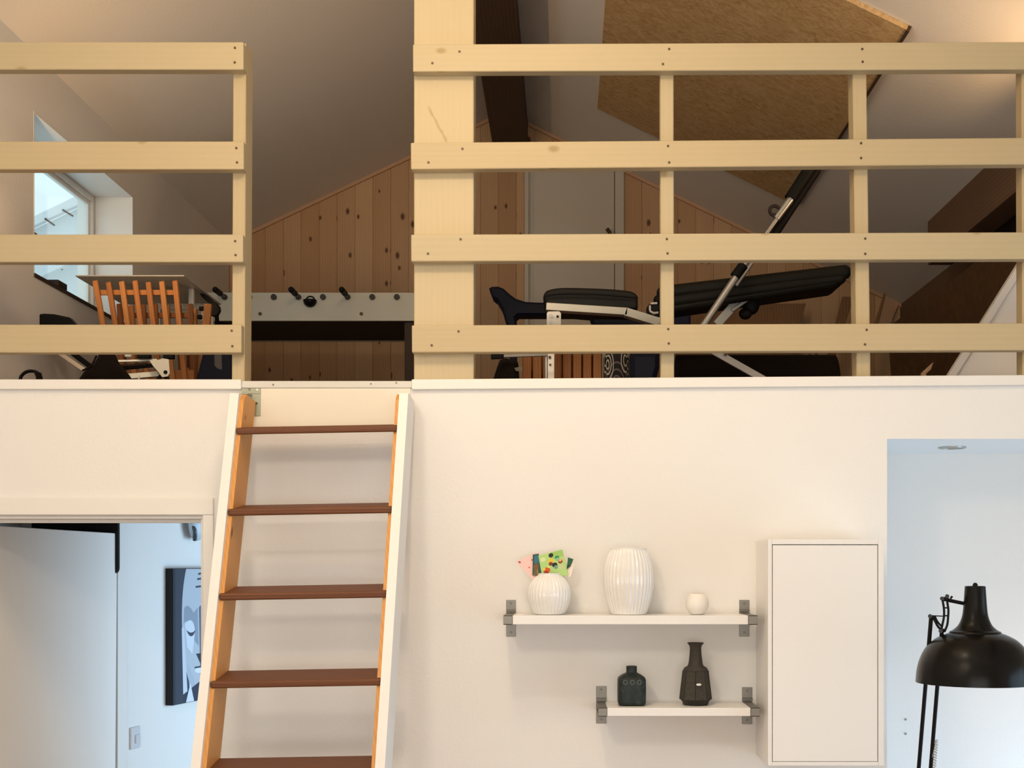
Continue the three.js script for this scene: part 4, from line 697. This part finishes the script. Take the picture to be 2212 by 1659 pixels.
  part(g, 'rear_foot', rod(at(1700, 870, Z + 0.2), at(1840, 870, Z + 0.25), 0.02), rubber);
  part(g, 'base_rail', rod(at(1180, 872, Z + 0.02), at(1700, 872, Z + 0.2), 0.018), M2);
  // telescopic lever pole with black grip, and the black bar beside it
  const pa = at(1505, 725, 5.16), pc = at(1712, 425, 5.2), lever = part(g, 'lever_pole', rod(pa, at(1597, 588, 5.18), 0.015, 18), silver);
  part(lever, 'upper_tube', rod(at(1597, 588, 5.18), at(1680, 470, 5.195), 0.010, 18), silver); part(lever, 'outer_sleeve', rod(at(1676, 473, 5.195), pc, 0.016, 18), silver);
  part(lever, 'lock_collar', rod(at(1587, 598, 5.178), at(1606, 573, 5.182), 0.0205, 18), rubber);
  part(lever, 'grip', rod(at(1706, 430, 5.2), at(1756, 354, 5.22), 0.0235, 20, 0.0255), rubber);
  part(lever, 'strap_loop', new THREE.TorusGeometry(0.019, 0.0075, 10, 24, 4.6).rotateZ(0.5).translate(...at(1673, 455, 5.19).toArray()), M({ color: 0x2a1a10, r: 0.7 }));
  part(lever, 'black_bar', rod(at(1646, 545, 5.235), at(1762, 368, 5.27), 0.0205, 18), rubber);
  part(lever, 'thin_tube', rod(at(1590, 617, 5.24), at(1640, 546, 5.24), 0.0075, 14), silver);
  settle(g);
}
// navy plastic seat
{
  const g = thing('moulded_chair', 'dark navy moulded chair with a raised end beside the bench', 'chair'), Z = 5.62, o = (a) => a.map(([x, y]) => { const p = at(x, y, Z); return [p.x, p.y]; });
  part(g, 'shell', prism(o([[1056, 622], [1062, 618.5], [1076, 618], [1088, 623], [1100, 634], [1114, 644.5], [1134, 651], [1156, 652.5], [1250, 654], [1400, 678], [1400, 720], [1285, 716], [1275, 684], [1240, 681], [1120, 681], [1114, 686], [1120, 716], [1100, 716], [1091, 692], [1085, 670], [1075, 651], [1064, 642]]).reverse(), WALL - Z - 0.10, WALL - Z, [], 0.01), navy);
  part(g, 'block', box2(at(1440, 0, Z).x, at(1492, 0, Z).x, at(0, 720, Z).y, at(0, 677, Z).y, WALL - Z - 0.1, WALL - Z, 0.008, 3), M({ color: new THREE.Color().setRGB(0.008, 0.009, 0.045), r: 0.5 }));
  part(g, 'link', box2(at(1390, 0, Z).x, at(1450, 0, Z).x, at(0, 722, Z).y, at(0, 700, Z).y, WALL - Z - 0.08, WALL - Z - 0.02), navy);
  for (const x of [1108, 1395]) part(g, 'leg', box2(at(x - 8, 0, Z).x, at(x + 8, 0, Z).x, LOFT, at(0, 712, Z).y, WALL - Z - 0.08, WALL - Z - 0.03), navy);
  settle(g);
}
// low things behind the bottom rail, right side
{
  {
    const Zc = 5.36, g = thing('slatted_crate', 'low orange slatted wooden crate behind the bench foot plate', 'crate'), y1 = at(0, 742, Zc).y, x0 = at(1128, 0, Zc).x, x1 = at(1301, 0, Zc).x, z = WALL - Zc, n = 8, w = (x1 - x0) / n;
    for (let i = 0; i < n; i++) part(g, 'slat', box2(x0 + w * i + 0.0035, x0 + w * (i + 1) - 0.0035, LOFT, y1 - 0.004 * (i % 2), z - 0.012, z, 0.003), teak[(i * 2 + (i >> 1)) % 3]);
    part(g, 'rail', box2(x0, x1, y1 - 0.05, y1 - 0.02, z - 0.026, z - 0.013), teakDark); part(g, 'rail', box2(x0, x1, LOFT + 0.02, LOFT + 0.05, z - 0.026, z - 0.013), teakDark);
    part(g, 'side', box2(x0, x0 + 0.012, LOFT, y1, z - 0.2, z - 0.027), teakDark); part(g, 'side', box2(x1 - 0.012, x1, LOFT, y1, z - 0.2, z - 0.027), teakDark); part(g, 'back', box2(x0 + 0.013, x1 - 0.013, LOFT, y1, z - 0.2, z - 0.188), teakDark);
    settle(g);
  }
  const Z = 4.95, o = (a) => a.map(([x, y]) => { const q = at(x, y, Z); return [q.x, q.y]; });
  const b = thing('dark_bag', 'black bag under a silver bar at the loft edge', 'bag');
  part(b, 'bag', prism(o([[1058, 880], [1066, 815], [1074, 790], [1080, 776], [1092, 772], [1118, 780], [1124, 880]]).reverse(), WALL - Z - 0.12, WALL - Z, [], 0.015), brownCloth);
  part(b, 'grey_tag', prism(o([[1111, 795], [1128, 792], [1129, 802], [1115, 802]]).reverse(), WALL - Z + 0.001, WALL - Z + 0.004), M({ color: new THREE.Color().setRGB(0.16, 0.14, 0.10), r: 0.7 })); settle(b);
  const s = thing('silver_bar', 'bright silver bar with dark tip lying over the black bag', 'bar');
  part(s, 'bar', bar(at(1084, 769.5, 4.9), at(1182, 766, 4.95), 0.0115, 0.012, V(0, 0, 1)), silver); part(s, 'dark_tip', bar(at(1061, 771, 4.89), at(1088, 769.5, 4.9), 0.018, 0.016, V(0, 0, 1)), rubber); part(s, 'prop', rod(at(1180, 766, 4.96), at(1180, 885, 4.96), 0.006), silver); settle(s);
  // black and white patterned cushion
  const cv = document.createElement('canvas'); cv.width = cv.height = 256; const x = cv.getContext('2d'); x.fillStyle = '#0f0b0b'; x.fillRect(0, 0, 256, 256); x.lineWidth = 9;
  for (const [cx, cy, rs] of [[128, 190, [22, 50, 78, 108, 140]], [20, 60, [20, 44, 70]], [235, 40, [26, 54]]]) for (const r of rs) { x.strokeStyle = r > 70 ? '#5a4a50' : '#a59f90'; x.beginPath(); x.arc(cx, cy, r, 0, 7); x.stroke(); }
  x.fillStyle = '#b9b4a2'; x.beginPath(); x.arc(128, 190, 14, 0, 7); x.fill();
  const t = new THREE.CanvasTexture(cv); t.colorSpace = THREE.SRGBColorSpace;
  const q0 = at(1304, 885, 5.05), q1 = at(1360, 755, 5.05), w = q1.x - q0.x, h = q1.y - q0.y, cg = new RoundedBoxGeometry(w, h, 0.09, 5, 0.035);
  const cu = solo('patterned_cushion', 'black and white cushion with ring pattern behind the lowest rail', 'cushion', cg, M({ map: t, r: 0.9 })); cu.position.set(q0.x + w / 2, LOFT, WALL - 5.09);
  const nb = thing('navy_bag', 'navy cloth bag beside the ring patterned cushion', 'bag');
  part(nb, 'bag', prism(o([[1364, 880], [1363, 790], [1363, 758], [1426, 758], [1426, 790], [1420, 812], [1412, 880]]).reverse(), WALL - Z - 0.14, WALL - Z - 0.03, [], 0.018), navy);
  part(nb, 'strap', tube([at(1370, 760, Z + 0.05), at(1380, 738, Z + 0.05), at(1408, 738, Z + 0.05), at(1416, 760, Z + 0.05)], 0.006), navy); settle(nb);
  const rug = solo('rolled_carpet', 'dark rolled carpet lying under the weight bench leg', 'carpet', [rod(at(1460, 858, 5.7), at(1800, 858, 5.7), 0.16, 30)], brownCloth); rug.position.y = LOFT;
}
// boards leaning against the gable
{
  const list = [[1392, 1728, 655, 'widest of the brown boards leaning against the gable, behind the bench'], [1718, 1830, 640, 'middle brown board leaning against the gable'], [1812, 1895, 632, 'last brown board leaning against the gable near the corner strip']];
  list.forEach(([x0, x1, yTop, label], i) => {
    const Z = 7.9 - i * 0.05, a = at(x0 + (i ? 8 : 0), 1010, Z), b = at(x1 - 96, 1010, Z), p = at(x1 + 8, yTop, Z + 0.3), q = at(x0 + (i ? 96 : 30), yTop, Z + 0.3), t = 0.02;
    const s = (p.y - LOFT), geo = prism([[a.x, LOFT], [b.x, LOFT], [p.x, p.y], [q.x, q.y]].map(([x, y]) => [x, y - LOFT]), -t, 0, [], 0.003);
    geo.rotateX(-0.2);
    const m = solo('leaning_board', label, 'board', geo, oldBoard); m.position.y = LOFT; m.position.z = WALL - Z - 0.12;
  });
  const Z = 6.6; const sheet = solo('brown_sheet', 'large brown hardboard sheet leaning on the low side wall', 'board', (() => { const g = box(0.012, 0.93, 3.55, 0.002); g.rotateZ(0.08); g.translate(2.12, LOFT + 0.468, -2.28); return g; })(), hardboard);
  const w = solo('wood_splinter', 'short pale wooden wedge at the loft edge', 'wood scrap', [prism([[1989, 880], [1990, 806], [2001, 796], [2015, 783], [2010, 799], [2000, 808], [2000, 880]].reverse().map(([x, y]) => { const p = at(x, y, 5.2); return [p.x, p.y]; }), WALL - 5.21, WALL - 5.19, [], 0.002)], trimPine);
}

// ───────────── lamps that light the room, above and behind the picture ─────────────
function pendant(label, p, r, level, tint) {
  const g = thing('pendant_lamp', label, 'lamp', p), roof = roofAt(p.x) - p.y;
  part(g, 'glass_globe', new THREE.SphereGeometry(r, 40, 28), new THREE.MeshStandardMaterial({ color: 0xfff2dc, roughness: 0.4, emissive: tint, emissiveIntensity: 3 }));
  part(g, 'holder', cyl(0.03, 0.04, 0.07, 24), steel, V(0, r + 0.03, 0)); part(g, 'cord', rod(V(0, r + 0.06, 0), V(0, roof - 0.02, 0), 0.004), rubber); part(g, 'ceiling_rose', cyl(0.05, 0.06, 0.05, 24), gloss, V(0, roof - 0.03, 0));
  const l = new THREE.PointLight(tint, level); l.name = 'globe_light'; l.castShadow = true; l.shadow.radius = r * 50; g.add(l);
}
pendant('white glass globe pendant hanging in the middle of the room', V(-1.0, EYE + 1.5, 3.45), 0.17, LEVEL.globe, WARM);
pendant('white glass globe pendant hanging from the ridge close to the loft', V(-0.37, EYE + 2.1, 1.5), 0.15, LEVEL.ridge, SOFT);
{
  const p = V(-0.39, EYE + 2.45, 2.2), aim = V(-0.15, 1.55, 0), d = aim.clone().sub(p).normalize(), g = thing('ceiling_spotlight', 'adjustable spotlight hanging from the ridge and aimed at the wall', 'lamp', p), q = new THREE.Quaternion().setFromUnitVectors(V(0, -1, 0), d);
  const head = part(g, 'lamp_head', new THREE.LatheGeometry([[0.002, 0.12], [0.05, 0.11], [0.062, 0.05], [0.075, -0.03], [0.07, -0.03], [0.058, 0.045], [0.002, 0.06]].map((v) => new THREE.Vector2(...v)), 40), gloss); head.quaternion.copy(q);
  const bulb = part(g, 'bulb', new THREE.SphereGeometry(0.045, 24, 16), new THREE.MeshStandardMaterial({ color: 0xfff2dc, roughness: 0.4, emissive: WARM, emissiveIntensity: 4 })); bulb.position.copy(d).multiplyScalar(0.02);
  part(g, 'stem', rod(V(0, 0.10, 0), V(0, roofAt(p.x) - p.y - 0.01, 0), 0.008), gloss);
  const l = new THREE.SpotLight(WARM, LEVEL.spot, 0, 0.80, 0.9); l.name = 'spot_beam'; l.castShadow = true; l.shadow.radius = 2.2; l.position.copy(d).multiplyScalar(0.03); l.target.position.copy(d).multiplyScalar(2); g.add(l); g.add(l.target);
}

// uplighters on the side walls of the room: their beams wash the roof over the loft
function uplighter(label, p, turn, aim, level) {
  const d = aim.clone().sub(p).normalize(), g = thing('wall_uplighter', label, 'lamp', p), q = new THREE.Quaternion().setFromUnitVectors(V(0, 1, 0), d);
  part(g, 'bowl', new THREE.LatheGeometry([[0.002, -0.09], [0.045, -0.085], [0.07, -0.05], [0.08, -0.01], [0.076, -0.01], [0.066, -0.045], [0.002, -0.07]].map((v) => new THREE.Vector2(...v)), 40), gloss).quaternion.copy(q);
  part(g, 'bulb', new THREE.SphereGeometry(0.04, 24, 16), new THREE.MeshStandardMaterial({ color: 0xfff2dc, roughness: 0.4, emissive: TUNGSTEN, emissiveIntensity: 4 }));
  part(g, 'wall_arm', rod(V(0, -0.06, 0), V(turn * 0.11, -0.10, 0), 0.012), steel); part(g, 'wall_plate', cyl(0.05, 0.05, 0.02, 24).rotateZ(Math.PI / 2), steel, V(turn * 0.11, -0.10, 0));
  const l = new THREE.SpotLight(TUNGSTEN, level, 0, 0.86, 0.9); l.name = 'up_beam'; l.castShadow = true; l.shadow.radius = 2; l.position.copy(d).multiplyScalar(0.01); l.target.position.copy(d).multiplyScalar(2); g.add(l); g.add(l.target);
}
uplighter('white bowl uplighter on the loft side wall just before the loft window', V(LW + 0.12, EYE + 1.0, -0.16), -1, V(-1.3, EYE + 2.35, -1.5), LEVEL.upLeft);
uplighter('white bowl uplighter on the low loft side wall beyond the railing', V(KNEE - 0.12, EYE + 1.36, -0.26), 1, V(1.1, EYE + 2.3, -0.75), LEVEL.upRight);

renderer.render(scene, camera);
